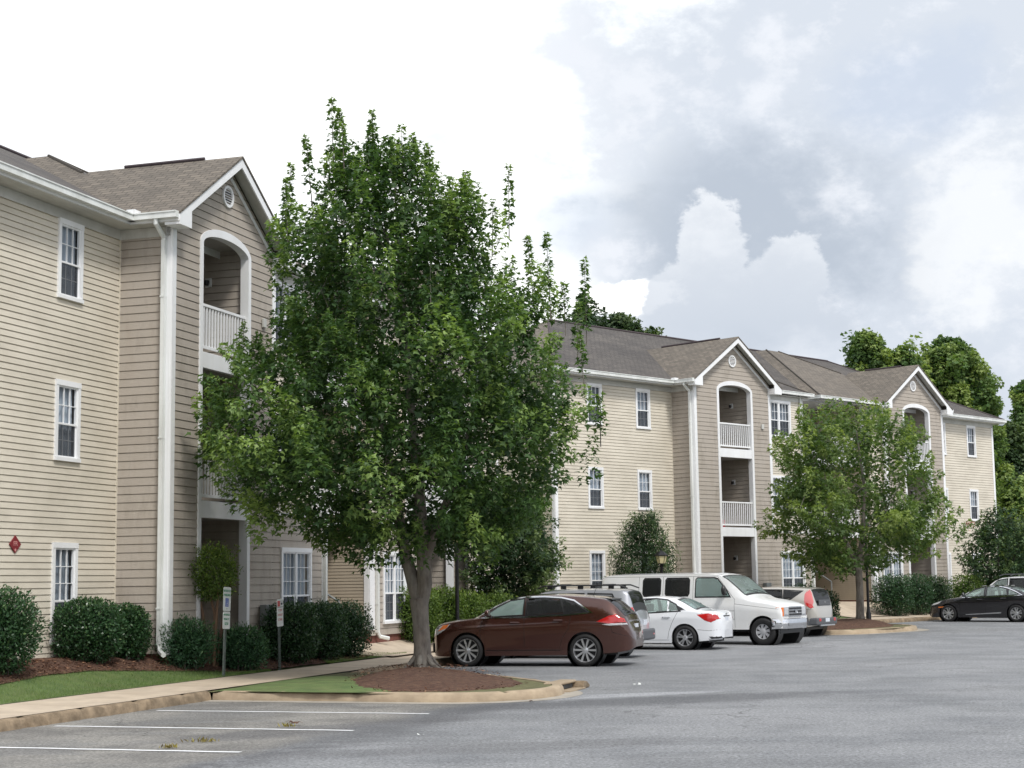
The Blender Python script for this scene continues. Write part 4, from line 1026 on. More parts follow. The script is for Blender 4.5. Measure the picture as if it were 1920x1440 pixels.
        mx, mz = sp['mirror']; q = B.pt(mx, mz, sg, .0); ms = MB(); big = sp.get('mbig', 1)
        ms.tube([(q[0], q[1], q[2]), (q[0]-.01, q[1]+sg*.09, q[2]+.02)], .03, 6)
        yy = q[1]+sg*.18; zz = q[2]+.06*big
        ms.lathe([(0, -.05), (.055, -.045), (.085, -.01), (.085, .03), (.07, .05), (0, .05)], (0, 0, 0), 'z', 14)
        mo = ms.build('mirror', sp.get('mm', sp['paint']), root, smooth=True)
        k = len(ms.v)-6*14
        for i in range(k, len(ms.v)):
            v = mo.data.vertices[i]; c = v.co.copy(); v.co = (q[0]-.02-c.z*-1, yy+c.y*1.25, zz+c.x*.95*big)
    for (xa, xb), nm, rw_, gmm in ((wsx, 'windshield', .95, gm[0]), (rwx or (None, None), 'rear_window', .92, sp.get('rglass', 'car_glass_dark'))):
        if xa is None: continue
        g = MB(); n = 14; g.grid([[B.tp(xa+(xb-xa)*i/n, -rw_+2*rw_*k/12, .003) for k in range(13)] for i in range(n+1)]); g.build(nm, sp.get('wsg', gmm) if nm == 'windshield' else gmm, root, smooth=True)
        t = MB(); e = .035
        for s0 in (-1, 1): t.grid([[B.tp(xa+(xb-xa)*i/n, s0*(rw_-e), .005), B.tp(xa+(xb-xa)*i/n, s0*(rw_+.02), .005)] for i in range(n+1)])
        for x0, x1 in ((xa-.02, xa+.045), (xb-.045, xb+.02)): t.grid([[B.tp(x0, -rw_+2*rw_*k/12, .005), B.tp(x1, -rw_+2*rw_*k/12, .005)] for k in range(13)])
        t.build('glass_seal', 'car_trim', root, smooth=True)
        if nm == 'windshield' and sp.get('wipers', 1):
            wp = MB()
            for r0, r1 in ((-.55, .05), (.0, .6)): wp.tube([B.tp(xa+.02, r0, .03), B.tp(xa+.10, r0+(r1-r0)*.5, .03), B.tp(xa+.14, r1, .025)], .009, 5)
            wp.build('wiper', 'car_trim', root)
    for xc in sp['wx']:
        for sg in (-1, 1): wheel(root, xc, sg*(W*.98-sp['tw']/2), sg, sp['R'], sp['rr'], sp['tw'], sp['wheel'], sp.get('wm', 'alloy'))
    if sp.get('antenna'): x, r = sp['antenna']; q = B.tp(x, r); MB().tube([q, (q[0]+.12, q[1], q[2]+.28)], .005, 4).build('antenna', 'car_trim', root)
    if sp.get('extra'): sp['extra'](root, B)
    return root
def fbox(root, nm, mat, x0, x1, y0, y1, z0, z1, bev=.01): return MB().box(x0, x1, y0, y1, z0, z1).build(nm, mat, root, bevel=bev)
PL = lambda L: [(0, .36), (.03, .56), (.10, .74), (.22, .88), (.45, .945), (.8, .98), (1.3, 1), (L-1.5, 1), (L-.8, .985), (L-.42, .955), (L-.2, .90), (L-.09, .78), (L-.03, .62), (L, .42)]
# --- brown crossover -------------------------------------------------------
def ex1(root, B):
    fbox(root, 'rear_plate', 'plate_white', 4.70, 4.745, -.16, .16, .80, .93, .004)
    fbox(root, 'tail_garnish', 'chrome', 4.655, 4.69, -.5, .5, .985, 1.015, .006)
    sp_ = MB(); sp_.prism([(4.0, 1.535), (4.28, 1.50), (4.30, 1.47), (4.02, 1.49)], lambda p, q, d: (p, d, q), -.52, .52); sp_.build('roof_spoiler', 'car_trim', root, bevel=.012)
    MB().tube([(4.60, -.05, 1.20), (4.50, -.42, 1.26)], .014, 6).build('rear_wiper', 'car_trim', root)
    fbox(root, 'lower_grille', 'car_trim', -.006, .03, -.55, .55, .30, .52, .01)
    for s in (-1, 1): fbox(root, 'reflector', 'lens_red', 4.70, 4.745, s*.62, s*.5, .46, .5, .004)
vz = dict(L=4.80, W=.95, paint='paint_brown', R=.362, rr=.275, ra=.415, tw=.235, wx=(.95, 3.725), fz=.30, cab=(1.3, 4.2), seats=[2.05, 2.95], seatm='seat_tan',
    top=[(0, .72), (.05, .86), (.18, .98), (.5, 1.055), (.95, 1.10), (1.10, 1.14), (1.55, 1.39), (1.9, 1.54), (2.35, 1.615), (2.9, 1.63), (3.5, 1.60), (4.0, 1.555), (4.15, 1.53), (4.58, 1.20), (4.66, 1.08), (4.74, .86), (4.78, .76), (4.80, .60)],
    belt=[(0, .62), (.06, .78), (.3, .94), (.95, 1.045), (1.3, 1.07), (2.3, 1.115), (3.6, 1.175), (4.2, 1.15), (4.55, 1.06), (4.66, .95), (4.75, .74), (4.80, .54)],
    bot=[(0, .32), (.08, .24), (.5, .22), (1.3, .24), (3.4, .25), (4.3, .30), (4.72, .36), (4.80, .42)], plan=PL(4.8),
    win=[[(1.36, 1.12), (1.66, 1.33), (1.95, 1.47), (2.27, 1.515), (2.27, 1.155)], [(2.36, 1.158), (2.36, 1.52), (2.75, 1.525), (3.12, 1.50), (3.24, 1.19)], [(3.28, 1.192), (3.18, 1.495), (3.42, 1.44), (3.78, 1.225)]],
    glass=['car_glass', 'car_glass_dark', 'car_glass_dark'], chrome=[(1.18, 1.10), (1.62, 1.345), (1.95, 1.495), (2.3, 1.545), (2.75, 1.55), (3.15, 1.525), (3.45, 1.46), (3.86, 1.21), (3.3, 1.165), (2.3, 1.125)],
    ws=(1.14, 1.93), rw=(4.22, 4.60), lines=[[(1.30, .40), (1.26, .75), (1.32, 1.06)], [(2.31, .36), (2.32, 1.11)], [(3.36, .86), (3.42, 1.16)], [(3.36, .86), (3.20, .62), (3.12, .36)], [(1.30, .36), (3.15, .36)], [(4.28, 1.12), (4.36, .76), (4.7, .66)]],
    handles=[(2.10, .985), (3.12, 1.03)], mirror=(1.50, 1.15), mm='paint_brown', antenna=(3.75, -.1),
    patches=[([(.07, .66), (.10, .84), (.34, .93), (.52, .955), (.40, .84), (.2, .72)], 'lens_clear', 'headlight', .004), ([(.22, .80), (.34, .925), (.50, .95), (.42, .86)], 'lens_orange', 'turn_signal', .007),
             ([(4.02, 1.0), (4.30, 1.125), (4.42, 1.15), (4.60, 1.06), (4.655, .97), (4.3, .955)], 'lens_red', 'tail_light', .005), ([(4.14, .935), (4.3, .95), (4.66, .955), (4.67, .93), (4.3, .915)], 'lens_clear', 'reverse_light', .005),
             ([(1.42, .40), (2.3, .425), (3.2, .41), (3.2, .385), (2.3, .395), (1.42, .38)], 'paint_brown', 'sill_strip', .012)],
    wheel=(5, .26, .016, .024), extra=ex1)
# --- silver SUV --------------------------------------------------------------
def ex2(root, B):
    for s in (-1, 1):
        r = MB(); r.tube([(1.75, s*.56, 1.73), (1.95, s*.57, 1.80), (3.9, s*.57, 1.80), (4.12, s*.56, 1.72)], [.018, .022, .022, .018], 6)
        for x in (2.1, 2.9, 3.7): r.box(x-.07, x+.07, s*.55, s*.59, 1.71, 1.80)
        r.build('roof_rail', 'car_trim', root)
    for x in (2.3, 3.5): MB().tube([(x, -.56, 1.815), (x, .56, 1.815)], .02, 6).build('roof_crossbar', 'car_trim', root)
    b = MB().box(4.2, 4.47, -.80, .80, .42, .70); b.build('rear_bumper', 'cladding', root, bevel=.05)
    fbox(root, 'rear_plate', 'plate_white', 4.40, 4.415, -.16, .16, .80, .93, .004)
    for s in (-1, 1): fbox(root, 'bumper_reflector', 'lens_red', 4.465, 4.475, s*.68, s*.56, .54, .58, .003)
suv = dict(L=4.42, W=.90, paint='paint_silver', R=.352, rr=.235, ra=.41, tw=.225, wx=(.88, 3.50), fz=.34, cab=(1.2, 4.1), seats=[1.95, 2.85],
    top=[(0, .80), (.06, .94), (.3, 1.02), (1.0, 1.10), (1.25, 1.20), (1.8, 1.62), (2.1, 1.70), (3.0, 1.73), (3.9, 1.71), (4.12, 1.66), (4.30, 1.20), (4.38, 1.0), (4.42, .70)],
    belt=[(0, .74), (.3, .92), (1.0, 1.02), (1.4, 1.06), (4.1, 1.09), (4.33, 1.02), (4.42, .62)], bot=[(0, .42), (.2, .34), (1.2, .34), (3.2, .34), (4.2, .42), (4.42, .46)], plan=PL(4.42), tum=.78,
    win=[[(1.45, 1.10), (1.92, 1.56), (2.25, 1.58), (2.25, 1.12)], [(2.33, 1.12), (2.33, 1.58), (3.02, 1.58), (3.10, 1.13)], [(3.2, 1.14), (3.16, 1.58), (3.75, 1.56), (3.98, 1.16)]], glass=['car_glass_dark']*3,
    ws=(1.28, 1.85), rw=(4.14, 4.29), lines=[[(1.36, .40), (1.34, 1.04)], [(2.29, .36), (2.29, 1.10)], [(3.15, .80), (3.18, 1.12)], [(4.05, .70), (4.14, 1.1)]], handles=[(2.1, .97), (3.0, .98)], mirror=(1.62, 1.16), mm='car_trim',
    patches=[([(4.29, .82), (4.22, 1.24), (4.26, 1.24), (4.35, .98), (4.36, .82)], 'lens_red', 'tail_light', .006), ([(.4, .36), (.4, .50), (4.15, .50), (4.15, .36)], 'cladding', 'side_cladding', .012), ([(.05, .72), (.08, .90), (.35, .95), (.35, .76)], 'lens_clear', 'headlight', .004)],
    wheel=(5, 0, .035, .045), extra=ex2)
# --- white sedan -------------------------------------------------------------
def ex3(root, B):
    fbox(root, 'rear_plate', 'plate_white', 4.555, 4.572, -.16, .16, .76, .89, .003)
    fbox(root, 'plate_garnish', 'car_trim', 4.55, 4.575, -.26, .26, .90, .925, .004)
    fbox(root, 'emblem', 'chrome', 4.545, 4.565, -.07, .07, .955, .99, .005)
wsd = dict(L=4.60, W=.90, paint='paint_white', R=.332, rr=.24, ra=.385, tw=.225, wx=(.93, 3.615), fz=.24, cab=(1.3, 3.9), seats=[2.05, 2.95], seatm='seat_grey',
    top=[(0, .56), (.06, .68), (.3, .80), (.9, .93), (1.2, 1.01), (1.95, 1.37), (2.25, 1.45), (2.6, 1.475), (3.05, 1.455), (3.35, 1.40), (3.95, 1.13), (4.15, 1.085), (4.45, 1.06), (4.53, 1.01), (4.58, .72), (4.60, .55)],
    belt=[(0, .50), (.06, .62), (.3, .74), (1.2, .93), (2.3, .985), (3.6, 1.045), (4.2, 1.03), (4.48, .98), (4.56, .80), (4.60, .50)], bot=[(0, .22), (.2, .18), (1.3, .19), (3.2, .19), (4.2, .25), (4.55, .30), (4.60, .33)], plan=PL(4.6), tum=.70,
    win=[[(1.45, .985), (1.95, 1.28), (2.3, 1.36), (2.3, 1.015)], [(2.40, 1.02), (2.40, 1.375), (2.75, 1.385), (3.08, 1.345), (3.12, 1.05)], [(3.17, 1.052), (3.14, 1.325), (3.34, 1.22), (3.46, 1.07)]],
    glass=['car_glass_clear']*3, frames=[[(1.45, .985), (1.95, 1.28), (2.3, 1.36), (2.3, 1.015)], [(2.40, 1.02), (2.40, 1.375), (2.75, 1.385), (3.08, 1.345), (3.34, 1.22), (3.46, 1.07)]],
    ws=(1.25, 1.98), rw=(3.36, 3.93), rglass='car_glass', lines=[[(1.32, .34), (1.34, .96)], [(2.35, .30), (2.36, 1.0)], [(3.25, .72), (3.42, 1.03)], [(3.25, .72), (3.16, .5), (3.12, .30)], [(1.32, .27), (3.15, .27)], [(4.1, 1.0), (4.22, .88), (4.52, .82)], [(3.98, .55), (4.3, .52), (4.55, .55)]],
    handles=[(2.12, .86), (3.10, .90)], hm='chrome', mirror=(1.58, 1.02),
    patches=[([(3.98, .955), (4.28, .985), (4.50, .95), (4.545, .84), (4.36, .75), (4.2, .80)], 'lens_red', 'tail_light', .005), ([(.06, .5), (.09, .62), (.5, .80), (.42, .66)], 'lens_clear', 'headlight', .004), ([(4.30, .355), (4.56, .36), (4.575, .31), (4.36, .30)], 'car_trim', 'bumper_insert', .008), ([(4.28, .30), (4.57, .31), (4.57, .285), (4.3, .272)], 'chrome', 'exhaust_trim', .010),
             ([(3.44, 1.072), (3.33, 1.235), (3.52, 1.14), (3.64, 1.078)], 'car_trim', 'pillar_trim', .005)],
    wheel=(5, .17, .014, .022), extra=ex3)
# --- white van ---------------------------------------------------------------
def ex4(root, B):
    b = MB(); n = 24                                      # wrap-round chrome bumper
    b.grid([[(-.05-o+.36*abs(k/n*2-1)**7, (k/n*2-1)*(1.0+o*.6), z0) for k in range(n+1)] for z0, o in ((.46, 0), (.475, .03), (.56, .045), (.66, .045), (.72, .03), (.735, .0))])
    fb = b.build('front_bumper', 'chrome', root, smooth=True); sm = fb.modifiers.new('thick', 'SOLIDIFY'); sm.thickness = .02
    for s in (-1, 1): fbox(root, 'bumper_slot', 'car_trim', -.10, -.06, s*.42, s*.68, .54, .63, .01)
    fbox(root, 'valance', 'car_trim', .10, .22, -.80, .80, .32, .47)
    g = MB().box(-.03, .02, -.46, .46, .80, 1.09); g = g.build('grille', 'chrome', root, bevel=.015)
    for k in range(3): MB().box(-.045, -.028, -.42, .42, .83+k*.085, .885+k*.085).build('grille_opening', 'car_trim', g)
    em = MB(); em.lathe([(0, 0), (.085, 0), (.09, .012)], (0, 0, 0), 'z', 20); em = em.build('emblem', 'chrome', g, smooth=True); em.location = (-.05, 0, .945); em.rotation_euler = (0, R(-90), 0); em.scale = (.55, 1, 1)
    for s in (-1, 1):
        fbox(root, 'headlight_bezel', 'alloy', -.02, .03, s*.47, s*.80, .82, 1.07, .012); fbox(root, 'headlight', 'lens_clear', -.035, .0, s*.50, s*.74, .85, 1.04, .02)
        tl = MB(); tl.grid([[( -.02+.19*f**2, s*(.80+.135*f**.7), z) for f in (0, .25, .5, .75, 1)] for z in (.82, .86, .95, 1.04, 1.07)]); tl.build('turn_signal', 'lens_orange', root, smooth=True)
    fbox(root, 'side_badge', 'car_trim', .52, .60, -.997, -.985, .98, 1.0, 0)
    fbox(root, 'fuel_cap', 'paint_van', 4.9, 5.1, .965, .985, .9, 1.1, .01)
    for s in (-1, 1): fbox(root, 'rear_light', 'lens_red', 5.95, 6.0, s*.78, s*.9, .9, 1.2, .01)
    r = MB(); r.grid([[B.tp(x, rr_, .004) for rr_ in (-.97, -.6, 0, .6, .97)] for x in np.linspace(2.0, 5.9, 12)]); r.build('roof_panel', 'paint_white', root, smooth=True)
van = dict(L=6.0, W=1.0, paint='paint_van', R=.385, rr=.225, ra=.455, tw=.245, wx=(.58, 4.09), fz=.42, cab=(1.1, 5.8), seats=[2.35],
    top=[(0, .98), (.02, 1.10), (.07, 1.17), (.30, 1.26), (.90, 1.37), (1.08, 1.44), (1.45, 1.72), (1.80, 1.98), (2.0, 2.055), (2.3, 2.09), (3.5, 2.11), (5.4, 2.10), (5.8, 2.07), (5.95, 1.95), (6.0, 1.5)],
    belt=[(0, .92), (.03, 1.06), (.35, 1.16), (.9, 1.24), (1.3, 1.30), (2.0, 1.32), (5.8, 1.32), (5.95, 1.28), (6.0, 1.2)], bot=[(0, .50), (.1, .46), (1.3, .44), (3.8, .44), (5.0, .46), (6.0, .5)],
    plan=[(0, .90), (.04, .93), (.15, .96), (.4, .975), (1.0, .99), (1.6, 1), (5.6, 1), (5.9, .98), (6.0, .93)], tum=.84,
    win=[[(1.62, 1.40), (1.72, 1.56), (2.02, 1.90), (2.12, 1.93), (2.66, 1.93), (2.70, 1.89), (2.70, 1.40)], [(2.98, 1.44), (2.94, 1.50), (2.94, 1.88), (2.98, 1.93), (3.66, 1.93), (3.70, 1.88), (3.70, 1.50), (3.66, 1.44)], [(3.90, 1.50), (3.90, 1.88), (3.94, 1.93), (4.42, 1.93), (4.46, 1.88), (4.46, 1.50), (4.42, 1.44), (3.94, 1.44)]],
    glass=['car_glass', 'car_glass_dark', 'car_glass_dark'], wsg='car_glass_clear', ws=(1.13, 1.88), rw=(None, None), lines=[[(1.45, .5), (1.45, 1.32), (1.55, 1.42), (2.0, 1.96)], [(2.80, .5), (2.80, 2.0)], [(3.80, .5), (3.80, 2.0)], [(4.62, .95), (4.62, 2.0)], [(1.45, .98), (5.9, .98)], [(1.45, .74), (5.9, .74)], [(.1, 1.02), (1.45, 1.18)], [(2.0, 1.99), (5.85, 2.0)]],
    handles=[(2.62, 1.20), (2.98, 1.20)], hm='car_trim', mirror=(1.72, 1.46), mm='car_trim', mbig=1.9, wheel=(8, 0, .030, .045, .35, .085), wm='wheel_cover', extra=ex4, drv=.38)
van['rw'] = None
# --- titanium boxy hatchback --------------------------------------------------
def ex5(root, B):
    fbox(root, 'rear_bumper', 'cladding', 3.85, 4.17, -.80, .80, .36, .60, .05)
    fbox(root, 'bumper_trim', 'alloy', 4.12, 4.19, -.55, .55, .33, .375, .01)
    fbox(root, 'rear_plate', 'plate_white', 4.165, 4.178, -.16, .16, .46, .58, .003)
    fbox(root, 'tailgate_panel', 'cladding', 4.065, 4.10, -.46, .46, .98, 1.16, .03)
    fbox(root, 'emblem', 'chrome', 4.10, 4.108, -.05, .05, 1.07, 1.10, .004)
    for s in (-1, 1): fbox(root, 'fog_reflector', 'lens_red', 4.15, 4.178, s*.50, s*.66, .48, .58, .01)
soul = dict(L=4.14, W=.90, paint='paint_titan', R=.330, rr=.245, ra=.385, tw=.225, wx=(.83, 3.40), fz=.26, cab=(1.2, 3.8), seats=[1.9, 2.75],
    top=[(0, .66), (.06, .82), (.3, .98), (.9, 1.08), (1.1, 1.16), (1.65, 1.50), (1.95, 1.58), (2.6, 1.60), (3.5, 1.575), (3.82, 1.55), (3.90, 1.50), (4.04, 1.12), (4.09, .90), (4.13, .70), (4.14, .5)],
    belt=[(0, .60), (.3, .84), (1.0, .98), (1.4, 1.02), (2.6, 1.06), (3.6, 1.13), (3.95, 1.08), (4.06, .90), (4.14, .5)], bot=[(0, .26), (.2, .22), (1.3, .22), (2.9, .22), (3.9, .32), (4.14, .36)], plan=PL(4.14), tum=.76,
    win=[[(1.35, 1.06), (1.78, 1.42), (2.10, 1.48), (2.10, 1.10)], [(2.18, 1.10), (2.18, 1.485), (2.92, 1.475), (2.98, 1.17)], [(3.05, 1.18), (3.02, 1.47), (3.62, 1.44), (3.30, 1.22), (3.22, 1.19)]], glass=['car_glass_dark']*3,
    ws=(1.14, 1.70), rw=(3.90, 4.045), lines=[[(1.26, .32), (1.26, 1.0)], [(2.14, .30), (2.14, 1.05)], [(2.95, .72), (3.0, 1.12)], [(3.80, .66), (3.9, 1.0)], [(3.0, .9), (4.0, .86)]], handles=[(2.0, .94), (2.86, .98)], mirror=(1.48, 1.10),
    patches=[([(3.80, .98), (3.745, 1.12), (3.74, 1.34), (3.80, 1.47), (3.87, 1.48), (3.93, 1.38), (4.0, 1.10), (3.98, .93)], 'lens_pink', 'tail_light', .006), ([(3.83, .98), (3.80, 1.08), (3.97, 1.03), (4.01, .93), (3.95, .90)], 'lens_red', 'brake_light', .010),
             ([(2.98, .36), (2.98, .62), (3.2, .74), (3.6, .74), (3.85, .60), (3.9, .36), (3.83, .36), (3.70, .56), (3.4, .72), (3.1, .56)], 'cladding', 'wheel_arch_trim', .006)],
    wheel=(5, .24, .012, .018), extra=ex5)
# --- black sedan ---------------------------------------------------------------
def ex6(root, B):
    fbox(root, 'lower_grille', 'car_trim', -.004, .03, -.5, .5, .22, .4, .01); fbox(root, 'rear_plate', 'plate_white', 4.58, 4.60, -.16, .16, .72, .85, .003)
bsd = dict(L=4.63, W=.90, paint='paint_black', R=.325, rr=.235, ra=.375, tw=.22, wx=(.90, 3.60), fz=.22, cab=(1.3, 3.9), seats=[2.1, 2.95],
    top=[(0, .55), (.06, .64), (.3, .76), (.9, .90), (1.25, .97), (2.0, 1.31), (2.35, 1.395), (2.7, 1.416), (3.1, 1.38), (3.6, 1.25), (4.1, 1.10), (4.42, 1.06), (4.52, 1.0), (4.60, .7), (4.63, .55)],
    belt=[(0, .50), (.3, .70), (1.2, .90), (2.3, .955), (3.6, 1.0), (4.3, 1.0), (4.52, .92), (4.63, .5)], bot=[(0, .2), (.2, .17), (1.3, .17), (3.2, .17), (4.3, .24), (4.63, .32)], plan=PL(4.63), tum=.70,
    win=[[(1.50, .955), (1.98, 1.22), (2.34, 1.315), (2.34, .985)], [(2.46, .99), (2.46, 1.325), (2.85, 1.325), (3.20, 1.255), (3.26, 1.02)], [(3.33, 1.025), (3.30, 1.225), (3.50, 1.15), (3.68, 1.04)]], glass=['car_glass_clear']*3, rglass='car_glass_clear',
    chrome=[(1.4, .945), (1.95, 1.25), (2.35, 1.345), (2.85, 1.355), (3.22, 1.28), (3.55, 1.15), (3.82, 1.025), (3.3, 1.0), (2.4, .965)],
    ws=(1.30, 2.05), rw=(3.35, 4.05), lines=[[(1.38, .34), (1.38, .93)], [(2.40, .30), (2.40, .96)], [(3.28, .70), (3.4, 1.0)]], handles=[(2.2, .85), (3.12, .89)], mirror=(1.6, .99),
    patches=[([(.12, .60), (.14, .66), (.64, .80), (.50, .71)], 'lens_clear', 'headlight', .004), ([(.5, .545), (.5, .575), (.72, .585), (.72, .555)], 'lens_orange', 'side_marker', .004), ([(4.12, .86), (4.18, 1.0), (4.48, .98), (4.55, .82), (4.4, .72), (4.36, .84)], 'lens_red', 'tail_light', .006), ([(1.6, .27), (1.6, .285), (3.0, .36), (3.0, .33)], 'alloy', 'sill_highlight_strip', .006)],
    wheel=(5, .22, .018, .03), extra=ex6)
# --- pearl wagon behind the black sedan ---------------------------------------
def ex7(root, B):
    for s in (-1, 1): MB().tube([(1.9, s*.60, 1.73), (2.1, s*.6, 1.79), (4.1, s*.6, 1.78), (4.3, s*.6, 1.71)], .02, 6).build('roof_rail', 'cladding', root)
wag = dict(suv); wag.update(paint='paint_pearl', L=4.75, W=.94, wx=(.93, 3.75), fz=.32, cab=(1.3, 4.4),
    top=[(0, .74), (.06, .88), (.3, 1.0), (1.0, 1.12), (1.2, 1.18), (1.8, 1.58), (2.1, 1.68), (2.8, 1.72), (4.0, 1.70), (4.35, 1.62), (4.6, 1.15), (4.75, .7)], belt=[(0, .68), (.3, .9), (1.0, 1.04), (1.4, 1.08), (4.1, 1.13), (4.6, 1.0), (4.75, .6)],
    bot=[(0, .36), (.2, .3), (1.2, .3), (3.4, .3), (4.5, .38), (4.75, .42)], plan=PL(4.75),
    win=[[(1.42, 1.13), (1.90, 1.53), (2.30, 1.59), (2.30, 1.14)], [(2.42, 1.14), (2.42, 1.59), (3.22, 1.60), (3.28, 1.16)], [(3.38, 1.17), (3.34, 1.60), (3.95, 1.58), (4.25, 1.22)]], glass=['car_glass_clear', 'car_glass_dark', 'car_glass_dark'], ws=(1.24, 1.86), rw=(4.36, 4.58),
    lines=[[(1.36, .40), (1.34, 1.06)], [(2.36, .36), (2.36, 1.12)], [(3.3, .80), (3.34, 1.14)]], patches=[([(.4, .32), (.4, .44), (4.4, .44), (4.4, .34)], 'cladding', 'side_cladding', .012), ([(4.45, .85), (4.42, 1.15), (4.6, 1.1), (4.68, .85)], 'lens_red', 'tail_light', .006)], extra=ex7)
def place(nm, lb, sp, axle, heading, sg, cat='car'):
    """axle = world point of a near wheel's contact, given local x of that axle; sg = local side facing the camera"""
    (px, py), lx = axle; th = R(heading); c, s = math.cos(th), math.sin(th); ly = sg*sp['W']*.9
    x0, y0 = px-(c*lx-s*ly), py-(s*lx+c*ly)
    return vehicle(nm, lb, (x0, y0, roadz(px, py)+.004), th, sp, cat)
place('crossover', 'dark brown crossover with chrome window trim parked nose-in just behind the big maple', vz, ((1.57, 37.09), 3.725), -16, -1)
place('sport_utility', 'silver utility vehicle with black roof rails and grey bumper tucked behind the brown crossover', suv, ((2.14, 40.8), 3.50), -19, -1)
place('sedan', 'white sedan with red tail light and five twin-spoke wheels beside the van', wsd, ((4.66, 45.15), 3.615), -24, -1)
place('cargo_van', 'long white passenger van backed in, with chrome bumper and orange turn signal', van, ((7.14, 47.30), .58), 147, 1, 'van')
place('hatchback', 'boxy grey beige hatchback with tall red tail light beyond the van', soul, ((8.95, 52.6), 3.40), -34, -1)
place('sedan', 'black sedan with chrome window line parked beyond the second tree island', bsd, ((17.05, 64.6), .90), -36, -1)
place('station_wagon', 'pearl white wagon with roof rails parked behind the black sedan', wag, ((19.35, 68.9), .93), -38, -1)
# ---------------------------------------------------------------- vegetation
def sprays(anc, axes, Ls, rs, n, size, tintb, droop=.45, seed=0):
    """leaf arrays for a set of leafy shoots"""
    g = np.random.default_rng(seed); P, D, Q, S, T = [], [], [], [], []
    for a, ax, L, r, tb in zip(anc, axes, Ls, rs, tintb):
        k = max(4, int(n*L*g.uniform(.75, 1.25))); t = g.random(k)**.85
        up = np.array([0, 0, 1.]) if abs(ax[2]) < .9 else np.array([1., 0, 0]); e1 = np.cross(ax, up); e1 /= np.linalg.norm(e1); e2 = np.cross(ax, e1)
        th = g.random(k)*2*np.pi; rad = np.cos(th)[:, None]*e1+np.sin(th)[:, None]*e2; rr = r*(1-.72*t)*np.sqrt(g.uniform(.1, 1, k))
        p = a+ax*L*t[:, None]+rad*rr[:, None]; P.append(p)
        d = rad*.8+ax*.35+g.normal(size=(k, 3))*.35; d[:, 2] -= droop; D.append(d)
        q = rad*.45+g.normal(size=(k, 3))*.35; q[:, 2] += .9; Q.append(q)
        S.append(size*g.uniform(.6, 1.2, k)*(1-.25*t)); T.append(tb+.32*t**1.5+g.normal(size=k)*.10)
    return [np.concatenate(x) for x in (P, D, Q, S, T)]
